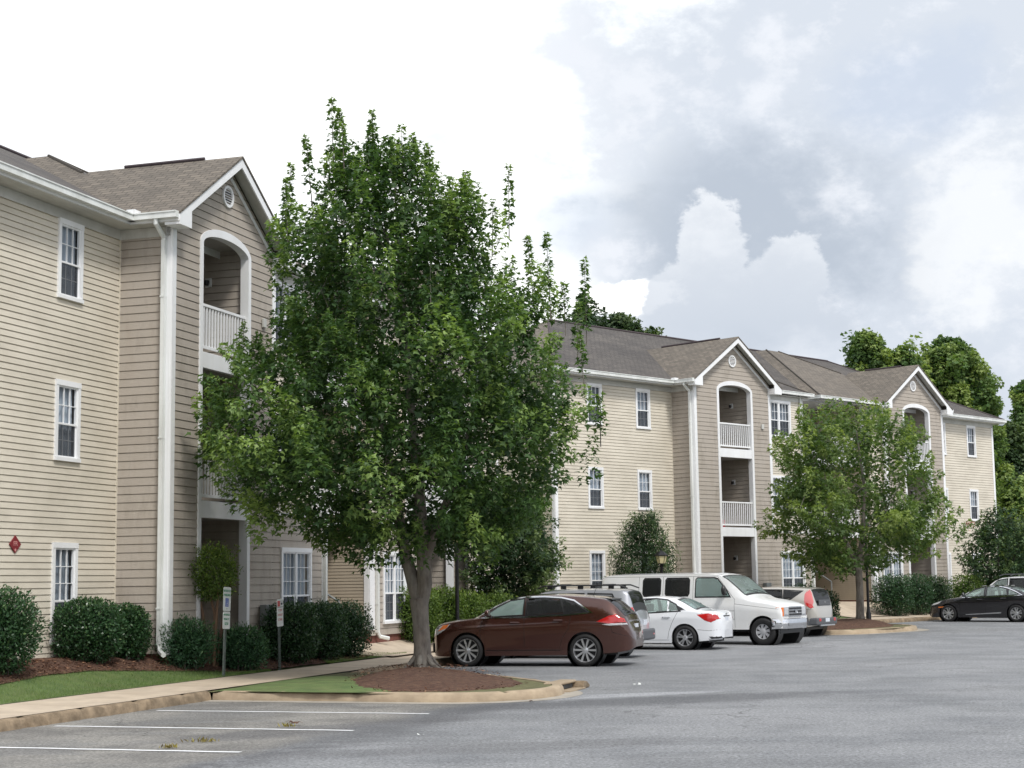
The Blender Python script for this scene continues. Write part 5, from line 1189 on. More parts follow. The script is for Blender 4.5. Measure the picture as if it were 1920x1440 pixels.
def tree(name, label, cat, loc, env, cr, n_sh, n_lf, size, mat, bark, trunk, limbs, shoots=(), seed=1, group=None, Ls=(.7, 1.3), rr=(.22, .38), up=.75, depth=1., core=.25, tb=(.15, .5), shape='maple', interior=.12, extra=None, lumps=.085):
    """env: list of (z, xl, xr): crown outline relative to the trunk at height z; the depth radius is the mean"""
    root = thing(name, label, cat, loc, 0, group); g = np.random.default_rng(seed)
    zs = [e[0] for e in env]; xl = [e[1] for e in env]; xr = [e[2] for e in env]
    f = lambda z: (np.interp(z, zs, xl), np.interp(z, zs, xr))
    A, X, L, Rr, T = [], [], [], [], []
    wts = np.array([max(.05, (np.interp(z, zs, xr)-np.interp(z, zs, xl))) for z in np.linspace(zs[0], zs[-1], 200)]); cdf = np.cumsum(wts)/wts.sum()
    for i in range(n_sh):
        z = np.interp(g.random(), cdf, np.linspace(zs[0], zs[-1], 200)); a, b = f(z); cx, hw = (a+b)/2, (b-a)/2
        th = g.random()*2*np.pi; q = core+(1-core)*g.random()**.42; w_ = math.sin(3*th+z*1.7)+.8*math.sin(5*th-2.9*z+1)+.4*math.sin(9*th+4*z); wob = 1+lumps*w_
        r = min(q*wob, 1.07); x = cx+hw*r*math.cos(th); y = hw*depth*r*math.sin(th)
        out = np.array([math.cos(th), math.sin(th), 0]); topf = (z-zs[0])/(zs[-1]-zs[0])
        ax = out*(1-up)*(1.3-topf)+np.array([0, 0, up*(.35+.8*topf)])+g.normal(size=3)*.18; ax /= np.linalg.norm(ax)
        l = g.uniform(*Ls); A.append(np.array([x, y, z])-ax*l*.75); X.append(ax); L.append(l); Rr.append(g.uniform(*rr)); T.append(max(0, g.uniform(*tb)*(.3+.7*q)+.10*w_*q+(.22 if g.random() < .16 else 0)))  # tint darkens toward core and hollows: crown depth shading put into leaf colour
    ends = [a+x*l*.5 for a, x, l in zip(A, X, L)]
    for (x, y, z, dx, dy, l, r) in shoots:
        ax = np.array([dx, dy, 1.]); ax /= np.linalg.norm(ax); A.append(np.array([x, y, z])); X.append(ax); L.append(l); Rr.append(r); T.append(.42)
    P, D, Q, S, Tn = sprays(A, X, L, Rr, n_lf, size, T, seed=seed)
    k = int(len(P)*interior)
    zz = np.interp(g.random(k), cdf, np.linspace(zs[0], zs[-1], 200)); aa, bb = np.interp(zz, zs, xl), np.interp(zz, zs, xr); th = g.random(k)*2*np.pi; r = np.sqrt(g.random(k))*.8
    Pi = np.stack([(aa+bb)/2+(bb-aa)/2*r*np.cos(th), (bb-aa)/2*depth*r*np.sin(th), zz], 1)
    Di = g.normal(size=(k, 3)); Di[:, 2] -= .5; Qi = g.normal(size=(k, 3))*.5; Qi[:, 2] += .8
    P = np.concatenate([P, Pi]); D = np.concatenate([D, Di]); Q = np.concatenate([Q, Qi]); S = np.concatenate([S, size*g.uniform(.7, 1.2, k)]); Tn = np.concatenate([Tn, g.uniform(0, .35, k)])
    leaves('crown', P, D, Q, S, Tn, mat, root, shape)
    m = MB()
    for pts, rad in trunk: m.tube(dense3(pts), densr(rad, len(pts)), 14)
    m.build('trunk', bark, root, smooth=True)
    b = MB()
    for i in range(limbs):
        th = 2.399*i+g.random()*.5; t0 = trunk[(1+i % (len(trunk)-1)) if len(trunk) > 1 else 0]; z0 = t0[0][-1][2]*g.uniform(.42, .98); ii = next((k for k in range(len(t0[0])) if t0[0][k][2] >= z0), len(t0[0])-1)
        s0 = np.array(t0[0][ii]); z1 = min(zs[-1]*.97, s0[2]+g.uniform(.18, .42)*(zs[-1]-zs[0])); a, bb_ = f(z1); hw = (bb_-a)/2*.82
        e = np.array([(a+bb_)/2+hw*math.cos(th), hw*depth*math.sin(th), z1]); md = s0*.5+e*.5+np.array([0, 0, -.12*(z1-s0[2])]); r0 = t0[1][ii]*.42
        b.tube([s0, md, e], [r0, r0*.55, r0*.12], 7)
        for _ in range(4):
            t = g.uniform(.35, .95); q = s0*(1-t)+e*t; w = ends[g.integers(len(ends))]
            cand = min((ends[j] for j in g.integers(len(ends), size=14)), key=lambda v: np.linalg.norm(v-q)); b.tube([q, (q+cand)/2+np.array([0, 0, .05]), cand], [r0*.3, r0*.16, .008], 5)
    for a, x, l in list(zip(A, X, L))[-len(shoots):] if shoots else []: b.tube([a-x*.25, a, a+x*l*.97], [.014, .011, .004], 5)
    b.build('branches', bark, root, smooth=True)
    if extra: extra(root, g)
    return root
def dense3(p):
    return [tuple(q) for q in p]
def densr(r, n): return r
def px_env(pts, cx, mpp, zf):
    """outline table -> (z, left, right) in metres"""
    return [(zf(y), (l-cx)*mpp, (r-cx)*mpp) for y, l, r in sorted(pts, reverse=True)]
# the big maple
def zpx(y, D): return 1.88+D*math.tan(.122056+math.atan((720-y)/3049.))
mp = .01050; zf = lambda y: zpx(y, 31.95)
env = px_env([(1012, 650, 950), (998, 600, 1000), (975, 540, 1035), (950, 480, 1050), (925, 430, 1060), (885, 388, 1080), (830, 380, 1100), (770, 392, 1115), (700, 415, 1090), (650, 450, 1080), (600, 490, 1065), (540, 498, 1040), (480, 505, 980), (430, 520, 960), (390, 545, 935), (350, 585, 880), (305, 625, 815), (272, 665, 785)], 797, mp, zf)
def sh(px, y0, y1, y=0., r=.13): y0 += 25; y1 -= 8; r *= .85; return ((px-797)*mp, y, zf(y0), random.uniform(-.10, .10), 0, (y0-y1)*mp, r)
shoots = [sh(632, 262, 178, .1, .15), sh(700, 280, 222, .5, .12), sh(790, 300, 262, -.3, .12), sh(643, 300, 190, .3, .16), sh(622, 300, 262, .4, .12), sh(712, 280, 212, -.2), sh(766, 300, 232, .1, .17), sh(597, 350, 262, -.5, .14), sh(540, 400, 300, .2, .12), sh(556, 420, 350, -.8), sh(527, 470, 395, .8, .12), sh(800, 340, 282, .4, .13), sh(822, 360, 285, -.6, .14), sh(862, 380, 330, .2), sh(885, 400, 345, -.9), sh(910, 400, 348, .9, .13), sh(968, 400, 310, .1, .12), sh(935, 420, 362, .6),
    sh(1013, 540, 442, .3, .12), sh(1043, 560, 448, -.4, .13), sh(1112, 600, 490, .1, .12), sh(1098, 620, 560, .9), sh(1070, 590, 545, -.5), sh(455, 660, 600, .3, .14), sh(430, 760, 715, -.3, .14), sh(385, 840, 800, .2), sh(1135, 790, 745, .2, .14), sh(1100, 700, 650, -1.), sh(660, 290, 250, -.7), sh(740, 280, 240, .9)]
tree('maple_tree', 'large bushy green maple on the nearer mulched island, in front of the apartments', 'tree', (T1[0], T1[1], .0), env, None, 720, 125, .135, 'leaf_maple', 'bark',
    [([(0, 0, .15), (.0, 0, .32), (.0, 0, .7), (-.03, 0, 1.2), (-.06, 0, 1.62)], [.24, .185, .165, .16, .185]),
     ([(-.04, .02, 1.5), (-.16, .05, 1.9), (-.33, .1, 2.5), (-.5, .2, 3.5), (-.8, .3, 5.2), (-1.0, .2, 7.0)], [.14, .135, .115, .09, .06, .02]),
     ([(-.02, 0, 1.5), (.06, -.02, 1.9), (.03, -.02, 2.5), (-.03, 0, 3.6), (-.2, 0, 5.5), (-.4, .1, 8.0), (-.5, .1, 10.0)], [.14, .145, .135, .11, .08, .045, .015]),
     ([(.03, -.03, 2.2), (.3, -.1, 3.0), (.8, -.3, 4.2), (1.3, -.3, 6.2)], [.09, .08, .06, .02])],
    26, shoots, seed=5, Ls=(.65, 1.25), rr=(.20, .36), up=.72, tb=(.10, .62))
rt = MB()
for k in range(6):
    a = k*1.05+.3; rt.tube([(T1[0]+.12*math.cos(a), T1[1]+.12*math.sin(a), .52), (T1[0]+.26*math.cos(a), T1[1]+.26*math.sin(a), .36), (T1[0]+.42*math.cos(a+.2), T1[1]+.42*math.sin(a+.2), .26)], [.06, .045, .02], 7)
ro = rt.build('root_flare', 'bark', None, smooth=True); big = [o for o in bpy.data.objects if o.name.startswith('maple_tree')][0]; ro.parent = big; ro.location = (-T1[0], -T1[1], 0)
# second island tree
m2 = .01912; zf2 = lambda y: zpx(y+9, 58.3)
env2 = px_env([(1058, 1500, 1700), (1040, 1455, 1740), (1000, 1430, 1755), (975, 1415, 1790), (945, 1425, 1755), (900, 1450, 1745), (860, 1452, 1755), (820, 1450, 1748), (790, 1475, 1715), (765, 1500, 1660), (748, 1560, 1625)], 1600, m2, zf2)
tree('maple_tree', 'smaller light green tree on the farther island, beside the black lamp post', 'tree', (T2[0], T2[1], 0), env2, None, 250, 105, .17, 'leaf_maple_light', 'bark',
    [([(0, 0, .2), (0, 0, .6), (.02, 0, 1.4), (.0, 0, 2.4)], [.22, .15, .13, .13]), ([(0, 0, 2.3), (-.4, .1, 3.2), (-1.1, .2, 4.6), (-1.6, .3, 6.0)], [.10, .085, .06, .02]), ([(0, 0, 2.3), (.2, 0, 3.4), (.35, 0, 5.0), (.1, 0, 7.4)], [.11, .09, .06, .02]), ([(.05, 0, 2.3), (.6, .1, 3.2), (1.5, .1, 4.4)], [.08, .06, .03])],
    18, [(3.1, 0, 3.6, .9, 0, 1.0, .3), (3.4, .3, 3.3, 1.4, 0, 1.0, .25)], seed=9, Ls=(.9, 1.5), rr=(.28, .50), up=.42, core=.3, tb=(.2, .75), interior=.05)
# dark tree behind the brown crossover, leaning over the lawn
tree('shade_tree', 'dark leafy tree between the two apartment blocks, half hidden by the big maple', 'tree', (-.35, 47.6, .5), [(1.0, -.8, 1.3), (1.7, -1.2, 1.8), (2.4, -1.5, 1.95), (3.2, -1.5, 1.6), (3.9, -1.1, 1.1), (4.4, -.5, .5)], None, 190, 90, .14, 'leaf_dark', 'bark_dark',
    [([(0, 0, -.2), (.05, 0, 1.0), (.0, 0, 2.2), (.2, 0, 3.8)], [.12, .09, .07, .03])], 9, seed=12, Ls=(.7, 1.2), rr=(.25, .42), up=.35, tb=(.1, .7), shape='maple')
# ---- clipped shrubs
def shrub_arrays(w, d, h, n, size, seed, sq=3., shell=.55, ragged=.05):
    g = np.random.default_rng(seed); v = g.normal(size=(n, 3)); v /= np.linalg.norm(v, axis=1, keepdims=True)
    s = (np.abs(v)**sq).sum(1)**(-1/sq); r = shell+(1-shell)*g.random(n)**.5; lump = 1+ragged*(np.sin(v[:, 0]*7+seed)*np.sin(v[:, 1]*8)*np.sin(v[:, 2]*6+1)*2)+g.normal(size=n)*ragged*.5
    p = v*(s*r*lump)[:, None]*np.array([w/2, d/2, h/2]); p[:, 2] += h/2; keep = p[:, 2] > .03
    q = v+g.normal(size=(n, 3))*.6; q[:, 2] += .35; D = v*.7+g.normal(size=(n, 3))*.7; D[:, 2] += .45
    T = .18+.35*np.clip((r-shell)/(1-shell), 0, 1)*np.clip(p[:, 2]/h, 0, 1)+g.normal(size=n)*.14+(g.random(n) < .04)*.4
    return [x[keep] for x in (p, D, q, size*g.uniform(.6, 1.25, n), T)]
def shrub(name, label, loc, w, d, h, mat, n=7000, size=.055, seed=1, group=None, shape='oval', sq=3., ragged=.05, twigs=14, core=True):
    root = thing(name, label, 'shrub', (loc[0], loc[1], loc[2] if len(loc) > 2 else land(loc[0], loc[1])-.03), random.uniform(-.2, .2), group)
    P, D, Q, S, T = shrub_arrays(w, d, h, n, size, seed, sq, ragged=ragged)
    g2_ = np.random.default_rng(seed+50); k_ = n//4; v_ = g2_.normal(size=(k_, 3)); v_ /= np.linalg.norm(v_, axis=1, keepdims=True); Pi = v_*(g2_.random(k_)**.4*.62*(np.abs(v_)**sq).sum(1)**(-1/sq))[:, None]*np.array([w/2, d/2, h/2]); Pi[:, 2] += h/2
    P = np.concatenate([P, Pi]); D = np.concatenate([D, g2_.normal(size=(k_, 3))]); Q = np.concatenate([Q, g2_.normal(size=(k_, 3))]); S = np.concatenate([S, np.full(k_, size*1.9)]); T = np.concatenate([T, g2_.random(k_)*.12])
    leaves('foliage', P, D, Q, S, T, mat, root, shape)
    b = MB(); g = np.random.default_rng(seed)
    for k in range(twigs):
        a = 2.4*k; r = .12+.08*(k % 3); e = (w*.40*math.cos(a)*g.random()**.5, d*.40*math.sin(a)*g.random()**.5, h*g.uniform(.6, .93)); b.tube([(r*math.cos(a), r*math.sin(a), 0), (e[0]*.6, e[1]*.6, h*.4), e], [.02, .014, .005], 5)
    b.build('stems', 'bark_dark', root)
    return root
SG = 'clipped evergreen shrubs along the apartment walls'
for lb, px, D, w, h, hh, md, sd, nn in [
    ('rounded dark green shrub cut off by the left edge of the view', -4, 27.2, 1.40, 1.42, 0, 'leaf_holly', 1, 11000),
    ('wide clipped shrub in front of the tall ground-floor window', 167, 30.1, 1.25, 1.18, 0, 'leaf_holly', 2, 10000),
    ('narrower clipped shrub squeezed against the taupe side wall', 240, 31.2, .85, 1.06, 0, 'leaf_holly', 3, 8000),
    ('large clipped shrub right beside the red and white sign', 541, 35.5, 1.32, 1.32, 0, 'leaf_holly', 4, 10000),
    ('middle shrub of the trio below the curtained double window', 597, 37.0, 1.20, 1.30, 0, 'leaf_holly', 5, 9000),
    ('rightmost rounded shrub of the trio, next to the entry walk', 640, 38.3, 1.30, 1.28, 0, 'leaf_holly', 6, 9000),
    ('clipped hedge bush directly behind the maple trunk', 770, 43.6, 1.55, 1.50, 0, 'leaf_topiary', 7, 7000),
    ('light green hedge bush left of the near black lamp post', 826, 44.6, 1.35, 1.55, 0, 'leaf_topiary', 8, 7000),
    ('light green hedge bush just right of the near black lamp post', 868, 45.2, 1.20, 1.50, 0, 'leaf_topiary', 9, 7000),
    ('low hedge bush above the hood of the brown crossover', 922, 46.3, 1.65, 1.42, 0, 'leaf_topiary', 10, 7000),
    ('small dome of hedge showing above the roof rails of the silver utility vehicle', 1068, 51.0, 1.45, 1.25, 0, 'leaf_holly', 11, 4000),
    ('spreading hedge below the double window behind the grey beige hatchback', 1490, 58.6, 1.6, 1.45, 0, 'leaf_holly', 12, 4500),
    ('darker hedge bush sloping down behind the tall red tail light', 1528, 59.6, 1.3, 1.25, 0, 'leaf_holly', 13, 4500),
    ('hedge bush immediately right of the far lamp post', 1662, 67.0, 1.75, 1.72, 0, 'leaf_holly', 14, 5500),
    ('middle hedge bush below the last porch opening', 1703, 68.2, 1.5, 1.70, 0, 'leaf_holly', 15, 5000),
    ('slim darker hedge bush at the right jamb of the last porch', 1742, 69.0, 1.2, 1.6, 0, 'leaf_dark', 16, 4500),
    ('hedge bush above the hood of the black sedan', 1800, 70.5, 1.75, 1.65, 0, 'leaf_topiary', 17, 5000)]:
    dx = (px-960)/3049.*D; d = .95*w
    shrub('hedge_shrub', lb, (dx, D), w, d, h, md, n=nn, size=.058 if D < 40 else .075, seed=sd, group=SG, sq=2.5, ragged=.07 if sd < 4 else .10)
# nandina pair and the pompon tree between them
shrub('nandina_shrub', 'feathery blue-green shrub at the foot of the white downspout, left of the pompon tree', (-6.42, 31.9), 1.15, .9, .98, 'leaf_nandina', n=7000, size=.075, seed=21, group='feathery shrubs', shape='slim', sq=2.1, ragged=.14)
shrub('nandina_shrub', 'feathery blue-green shrub behind the wheelchair parking sign', (-5.52, 33.0), 1.1, .9, .92, 'leaf_nandina', n=7000, size=.075, seed=22, group='feathery shrubs', shape='slim', sq=2.1, ragged=.14)
pr = thing('pompon_tree', 'small clipped tree with bare tan stems and a round leafy head by the porch opening', 'tree', (-6.02, 32.75, .35))
P, D_, Q, S, T = shrub_arrays(.90, .9, 1.10, 6500, .055, 31, 2.3, .45, .2); P[:, 2] += 1.25; P[:, 0] -= .02; T += .15
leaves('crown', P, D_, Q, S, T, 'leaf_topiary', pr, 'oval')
m = MB()
for (x, y, x1, x2, r) in ((0, 0, .03, -.16, .036), (.06, .05, .14, .22, .03), (-.07, .06, -.15, -.22, .034), (.02, -.05, .05, .08, .034)): m.tube([(x, y, -.1), (x+x1*.5, y, .5), (x+x1, y, 1.0), (x+x1*.4+x2, y*1.4, 1.65)], [r*1.1, r, r*.85, r*.5], 9)
m.build('trunk', 'bark_brown', pr, smooth=True)
# spiky evergreen by the far building, crape myrtle at the right
tree('evergreen_shrub', 'tall pointed dark evergreen against the cream wall, behind the van roof', 'shrub', (4.5, 57.2, .55), [(.0, -1.3, 1.2), (.8, -1.5, 1.35), (1.6, -1.4, 1.45), (2.3, -1.15, 1.35), (3.0, -.85, 1.0), (3.7, -.4, .5)], None, 260, 75, .15, 'leaf_myrtle', 'bark_dark', [([(0, 0, -.1), (0, 0, 1.5), (0, 0, 3.2)], [.08, .06, .02])], 10, seed=33, Ls=(.6, 1.1), rr=(.12, .22), up=.55, tb=(.1, .6), shape='slim', interior=.5)
def blooms(root, g):
    c = [(2.1, 3.0), (2.5, 2.55), (2.6, 2.1), (1.9, 2.6), (-1.3, 3.5), (2.3, 1.8), (1.4, 3.3)]; P = []
    for x, z in c: P.append(np.array([x, -.7, z])+g.normal(size=(60, 3))*np.array([.12, .12, .10]))
    P = np.concatenate(P); leaves('blossom', P, g.normal(size=P.shape), g.normal(size=P.shape), g.uniform(.05, .09, len(P)), g.random(len(P)), 'flower_red', root, 'oval')
tree('crape_myrtle', 'multi-stemmed crape myrtle with a few red blossoms at the far wall corner', 'tree', (21.0, 71.2, .7), [(.9, -1.1, 1.0), (1.4, -1.6, 1.8), (2.2, -1.75, 2.5), (3.0, -1.3, 2.3), (3.6, -.8, 1.5), (4.2, -.4, .5)], None, 170, 60, .17, 'leaf_myrtle', 'bark_dark',
    [([(-.1, 0, -.2), (-.3, 0, 1.0), (-.7, 0, 2.4)], [.05, .045, .02]), ([(.1, 0, -.2), (.35, 0, 1.0), (1.0, 0, 2.6)], [.05, .045, .02]), ([(0, .1, -.2), (.05, .1, 1.2), (.1, 0, 3.0)], [.05, .045, .02])], 12, seed=35, Ls=(.7, 1.2), rr=(.18, .32), up=.6, tb=(.1, .6), shape='maple', extra=blooms)
# trees beyond the roofs
def far_tree(label, px, ytop, D, wpx, hm, mat, seed, n=150, tb=(.1, .7), zb=2.5, lf=120, sz=.27, up=.3):
    X = (px-960)/3049.*D; z = zpx(ytop+.0141*(px-960), D); hw = wpx/2/3049.*D; h = z; g = random.Random(seed)
    env = [(h*(1-hm), -hw*.6, hw*.6), (h*(1-hm*.75), -hw*.95, hw*.92), (h*(1-hm*.5), -hw, hw), (h*(1-hm*.28), -hw*.92, hw*.88), (h*(1-hm*.12), -hw*.72, hw*.72), (h*(1-hm*.04), -hw*.5, hw*.45), (h, -hw*.3, hw*.25)]
    return tree('background_tree', label, 'tree', (X, D, 0), env, None, n, lf, sz, mat, 'bark_dark', [([(0, 0, -.2), (.1, 0, h*.35), (0, 0, h*.8)], [.3, .22, .06])], 8, seed=seed, group='trees beyond the apartment roofs', Ls=(1.2, 2.4), rr=(.5, .95), up=up, tb=tb, shape='clump', interior=.35, core=.35)
PIT_ = .122
far_tree('round dark tree crown above the far roof ridge, left of the taller pair', 1632, 622, 92, 125, .75, 'leaf_far', 41, 170, (.1, .5))
far_tree('lower yellow-green crown just behind the second gable', 1702, 655, 90, 95, .7, 'leaf_far', 42, 110, (.4, .9))
far_tree('tall broad tree rising behind the right end of the far block', 1790, 634, 94, 185, .78, 'leaf_far', 43, 260, (.2, .75))
far_tree('dark lower tree filling the gap right of the far block', 1885, 800, 96, 120, .9, 'leaf_far_dark', 44, 200, (.1, .5), up=.4)
far_tree('ragged tree at the right edge of the view beyond the crape myrtle', 1935, 712, 100, 90, .8, 'leaf_far', 45, 150, (.1, .6))
far_tree('bright green tree low down behind the red blossoms', 1905, 905, 88, 95, .95, 'leaf_far', 46, 110, (.5, .95), up=.3)
far_tree('dark treetop showing over the ridge of the far block', 1165, 590, 90, 110, .5, 'leaf_far_dark', 47, 120, (.1, .5))
far_tree('small brownish treetop tuft at the ridge, right of the dark treetop', 1226, 616, 92, 28, .25, 'leaf_far_dark', 48, 26, (.6, .9))
far_tree('slim dark treetop between the big maple and the ridge', 1098, 556, 88, 30, .5, 'leaf_far_dark', 49, 60, (.1, .5))
far_tree('hazy dark tree behind the gap between the two blocks', 985, 640, 110, 260, .8, 'leaf_far_dark', 50, 170, (.0, .4))
# lawn blades and mulch chips (uncountable)
def blades():
    g = np.random.default_rng(3); P = []
    while len(P) < 26000:
        a = g.uniform(-9.5, 2.2); d = g.uniform(1.54, gm(a)+.05)
        if d > 1.5: x, y = KO(a, d); P.append((x, y, land(x, y, d, a)+.005))
    while len(P) < 33000:
        a = g.uniform(5.0, 9.6); hi = 1.52+1.2*math.sin(max(0, min(1, (a-5.0)/4.6))*math.pi)**.7*.75; d = g.uniform(1.52, hi); x, y = KO(a, d); P.append((x, y, land(x, y, d, a)+.02))
    n = len(P); P = np.array(P); D = g.normal(size=(n, 3))*.35; D[:, 2] = 1; Q = g.normal(size=(n, 3)); Q[:, 2] *= .2
    tag(leaves('grass', P, D, Q, g.uniform(.025, .065, n), g.uniform(.1, .9, n)*.8+.1*np.sin(P[:, 0]*3), 'grass_blade', None, 'blade'), 'short green lawn between the walk and the mulch', 'grass', kind='stuff')
    P = []
    for _ in range(9000):
        a = g.uniform(-9, 8.6); d = g.uniform(gm(a)-.03, 3.6); x, y = KO(a, d); P.append((x, y, land(x, y, d, a)+.05))
    for _ in range(3500):
        u, v = g.uniform(-3, 2.8), g.uniform(4.2, 8.8); q = P1(u, v)
        if not inpoly(q[0], q[1], mi): continue
        rr_ = math.dist(q, T1[:2]); P.append((q[0], q[1], .14+.22*max(0, 1-rr_/2.9)+.02))
    P = np.array(P); n = len(P); D = g.normal(size=(n, 3)); D[:, 2] *= .25; Q = g.normal(size=(n, 3))*.5; Q[:, 2] += 1
    tag(leaves('mulch', P, D, Q, g.uniform(.03, .09, n), g.random(n)**1.8, 'mulch_chip', None, 'slim'), 'loose brown pine bark chips on the beds', 'mulch', kind='stuff')
blades()
g_ = np.random.default_rng(77); n_ = 9000; xx = g_.uniform(-90, 110, n_); hh_ = 9+3*np.sin(xx*.13)+2*np.sin(xx*.41)+1.2*np.sin(xx*1.1); zz_ = hh_*np.sqrt(g_.random(n_)); Pq = np.stack([xx, -42+g_.normal(size=n_)*2.5-xx*.25, zz_], 1)
Dq = g_.normal(size=(n_, 3)); Dq[:, 2] += .3; tag(leaves('added_treeline', Pq, Dq, g_.normal(size=(n_, 3)), g_.uniform(1.2, 2.4, n_), g_.random(n_)*.6, 'leaf_far_dark', None, 'clump'), 'added tree line behind the camera, for windows and paint to reflect', 'tree line', kind='stuff')  # unseen trees added behind the camera so glass and paint reflect something
# ---------------------------------------------------------------- signs, lamps, litter
def post_sign(label, loc, rz, h):
    t = thing('parking_sign', label, 'sign', loc, rz, 'signs on posts by the sidewalk')
    m = MB(); m.box(-.03, .03, .012, .02, -.2, h); m.box(-.03, -.022, -.012, .012, -.2, h); m.box(.022, .03, -.012, .012, -.2, h)
    m.build('post', 'steel_post', t); return t
def plate(t, z0, z1, w, mat='sign_white'):
    m = MB(); r = .03; pts = []
    for cx, cz, a0 in ((w-r, z1-r, 0), (-w+r, z1-r, 90), (-w+r, z0+r, 180), (w-r, z0+r, 270)):
        for k in range(5): a = R(a0+k*22.5); pts.append((cx+r*math.cos(a), cz+r*math.sin(a)))
    m.prism(pts, lambda p, q, d: (p, d, q), -.024, -.020); return m.build('sign_plate', mat, t)
t = post_sign('green and white reserved parking sign with a blue wheelchair symbol', (-5.60, 31.6, .27), R(72), 1.55); t.rotation_euler = (0, R(2.6), R(72))
zt = 1.62
p = plate(t, zt-.46, zt, .15)
text('RESERVED', .062, 'sign_green', p, (0, -.026, zt-.075), (R(90), 0, 0)); text('PARKING', .066, 'sign_green', p, (0, -.026, zt-.155), (R(90), 0, 0))
MB().box(-.062, .062, -.0262, -.0245, zt-.375, zt-.215).build('symbol_panel', 'sign_blue', p)
s = MB()                                           # wheelchair symbol
ring = [(.034*math.cos(R(a)), .034*math.sin(R(a))) for a in range(150, 395, 15)]
for (a, b), (c, d) in zip(ring, ring[1:]): s.quad((a-.004, -.0275, zt-.33+b), (c-.004, -.0275, zt-.33+d), (c*.75-.004, -.0275, zt-.33+d*.75), (a*.75-.004, -.0275, zt-.33+b*.75))
s.box(-.012, .0, -.0278, -.0266, zt-.325, zt-.262); s.box(-.012, .028, -.0278, -.0266, zt-.325, zt-.313); s.box(.020, .030, -.0278, -.0266, zt-.352, zt-.318); s.box(-.012, .02, -.0278, -.0266, zt-.292, zt-.283)
s.lathe([(0, -.0278), (.011, -.0278), (.011, -.0266)], (-.006, 0, zt-.246), 'y', 14); s.build('wheelchair_symbol', 'sign_white', p)
text('>', .05, 'sign_green', p, (0, -.026, zt-.415), (R(90), 0, 0))
p = plate(t, zt-.80, zt-.47, .145)
for k, w_ in enumerate(('MAXIMUM', 'PENALTY', '$250')): text(w_, .052 if k < 2 else .07, 'sign_green', p, (0, -.026, zt-.53-.085*k), (R(90), 0, 0))
t = post_sign('red and white towing notice on a thin dark post, in front of the clipped shrubs', (-4.86, 33.9, .27), R(72), 1.18); t.rotation_euler = (0, R(-2), R(72))
zt = 1.36
p = plate(t, zt-.56, zt, .145)
MB().box(-.12, .0, -.0262, -.0245, zt-.15, zt-.035).build('symbol_panel', 'sign_red', p)
w_ = MB().box(.01, .12, -.0262, -.0245, zt-.05, zt-.042); w_.box(.03, .11, -.0262, -.0245, zt-.12, zt-.075); w_.box(-.12, .125, -.0262, -.0245, zt-.170, zt-.160); w_.build('pictogram', 'sign_dark', p)
for k, tx in enumerate(('TOW', 'AWAY', 'ZONE')): text(tx, .075, 'sign_pink', p, (0, -.026, zt-.23-.095*k), (R(90), 0, 0))
def lamp_post(label, loc, h=2.65):
    t = thing('lamp_post', label, 'lamp post', loc, 0, 'black lantern posts along the walk')
    MB().lathe([(.0, -.3), (.10, -.3), (.10, .12), (.07, .2), (.055, .3), (.05, h-.1), (.075, h-.06), (.05, h-.02), (.13, h), (.13, h+.02), (0, h+.02)], (0, 0, 0), n=18).build('post', 'black_metal', t, smooth=True)
    g = MB().lathe([(.13, h+.02), (.20, h+.27)], (0, 0, 0), n=6); g.build('lantern_glass', 'lamp_glass', t)
    c = MB().lathe([(.235, h+.27), (.24, h+.30), (.10, h+.42), (.03, h+.44), (.02, h+.50), (0, h+.51)], (0, 0, 0), n=6)
    for k in range(6): a = math.pi*k/3; c.tube([(.135*math.cos(a), .135*math.sin(a), h+.02), (.205*math.cos(a), .205*math.sin(a), h+.27)], .009, 4)
    c.build('lantern_cap', 'black_metal', t); return t
lamp_post('black lamp post beside the brown crossover hood, its lantern lost in maple leaves', (-1.55, 43.9, .30))
lamp_post('black lamp post with a yellowish lantern in front of the pointed evergreen', (5.02, 55.9, .12), 2.35)
lamp_post('black lamp post right behind the farther island tree', (13.72, 63.8, .42), 3.2)
for px_, D_, lb, mt, sz in ((-5.9+0, 0, '', '', 0),):
    pass
def litter(label, loc, mat, s, n=1, hh=.01):
    m = MB(); g = random.Random(int(loc[0]*100)); 
    for _ in range(n):
        x, y = g.uniform(-s, s)*(n > 1), g.uniform(-s, s)*(n > 1)*.4; a = g.random()*3; w_ = s*(.5 if n > 1 else 1)
        m.quad(*[(x+w_*math.cos(a+q)*g.uniform(.5, 1), y+w_*math.sin(a+q)*g.uniform(.5, 1), hh*g.uniform(.4, 3)) for q in (0, 1.5, 3.1, 4.6)])
    o = m.build('road_litter', mat, None); o.location = loc; return tag(o, label, 'litter')
litter('white scrap of paper on the lane near the storm drain', (2.2, 30.0, .01), 'sign_white', .09, 3, .02)
litter('small white scrap at the lower middle of the lane', (-1.18, 20.6, .01), 'sign_white', .05, 2, .015)
litter('dark clump of leaves on the dirty strip below the maple island', (-3.05, 22.6, .01), 'mulch', .12, 6, .02)
litter('dark leaf lying in the middle parking bay', (-4.8, 21.4, .01), 'dark_grey', .06, 1, .01)
litter('thin dark stick lying on the lane in front of the island', (.25, 26.2, .01), 'mulch', .10, 2, .01)
def weed(label, loc, n, s):
    g = np.random.default_rng(int(abs(loc[0]*77))); P = np.zeros((n, 3)); P[:, 0] = g.normal(size=n)*s; P[:, 1] = g.normal(size=n)*s*.5
    D = g.normal(size=(n, 3))*.6; D[:, 2] = .8; o = leaves('weed_tuft', P, D, g.normal(size=(n, 3)), g.uniform(.03, .09, n), g.uniform(0, 1, n), 'leaf_dry', None, 'slim'); o.location = loc
    return tag(o, label, 'weed')
weed('yellow weed tuft at the end of the lowest stall line', (-4.1, 19.6, .005), 34, .05)
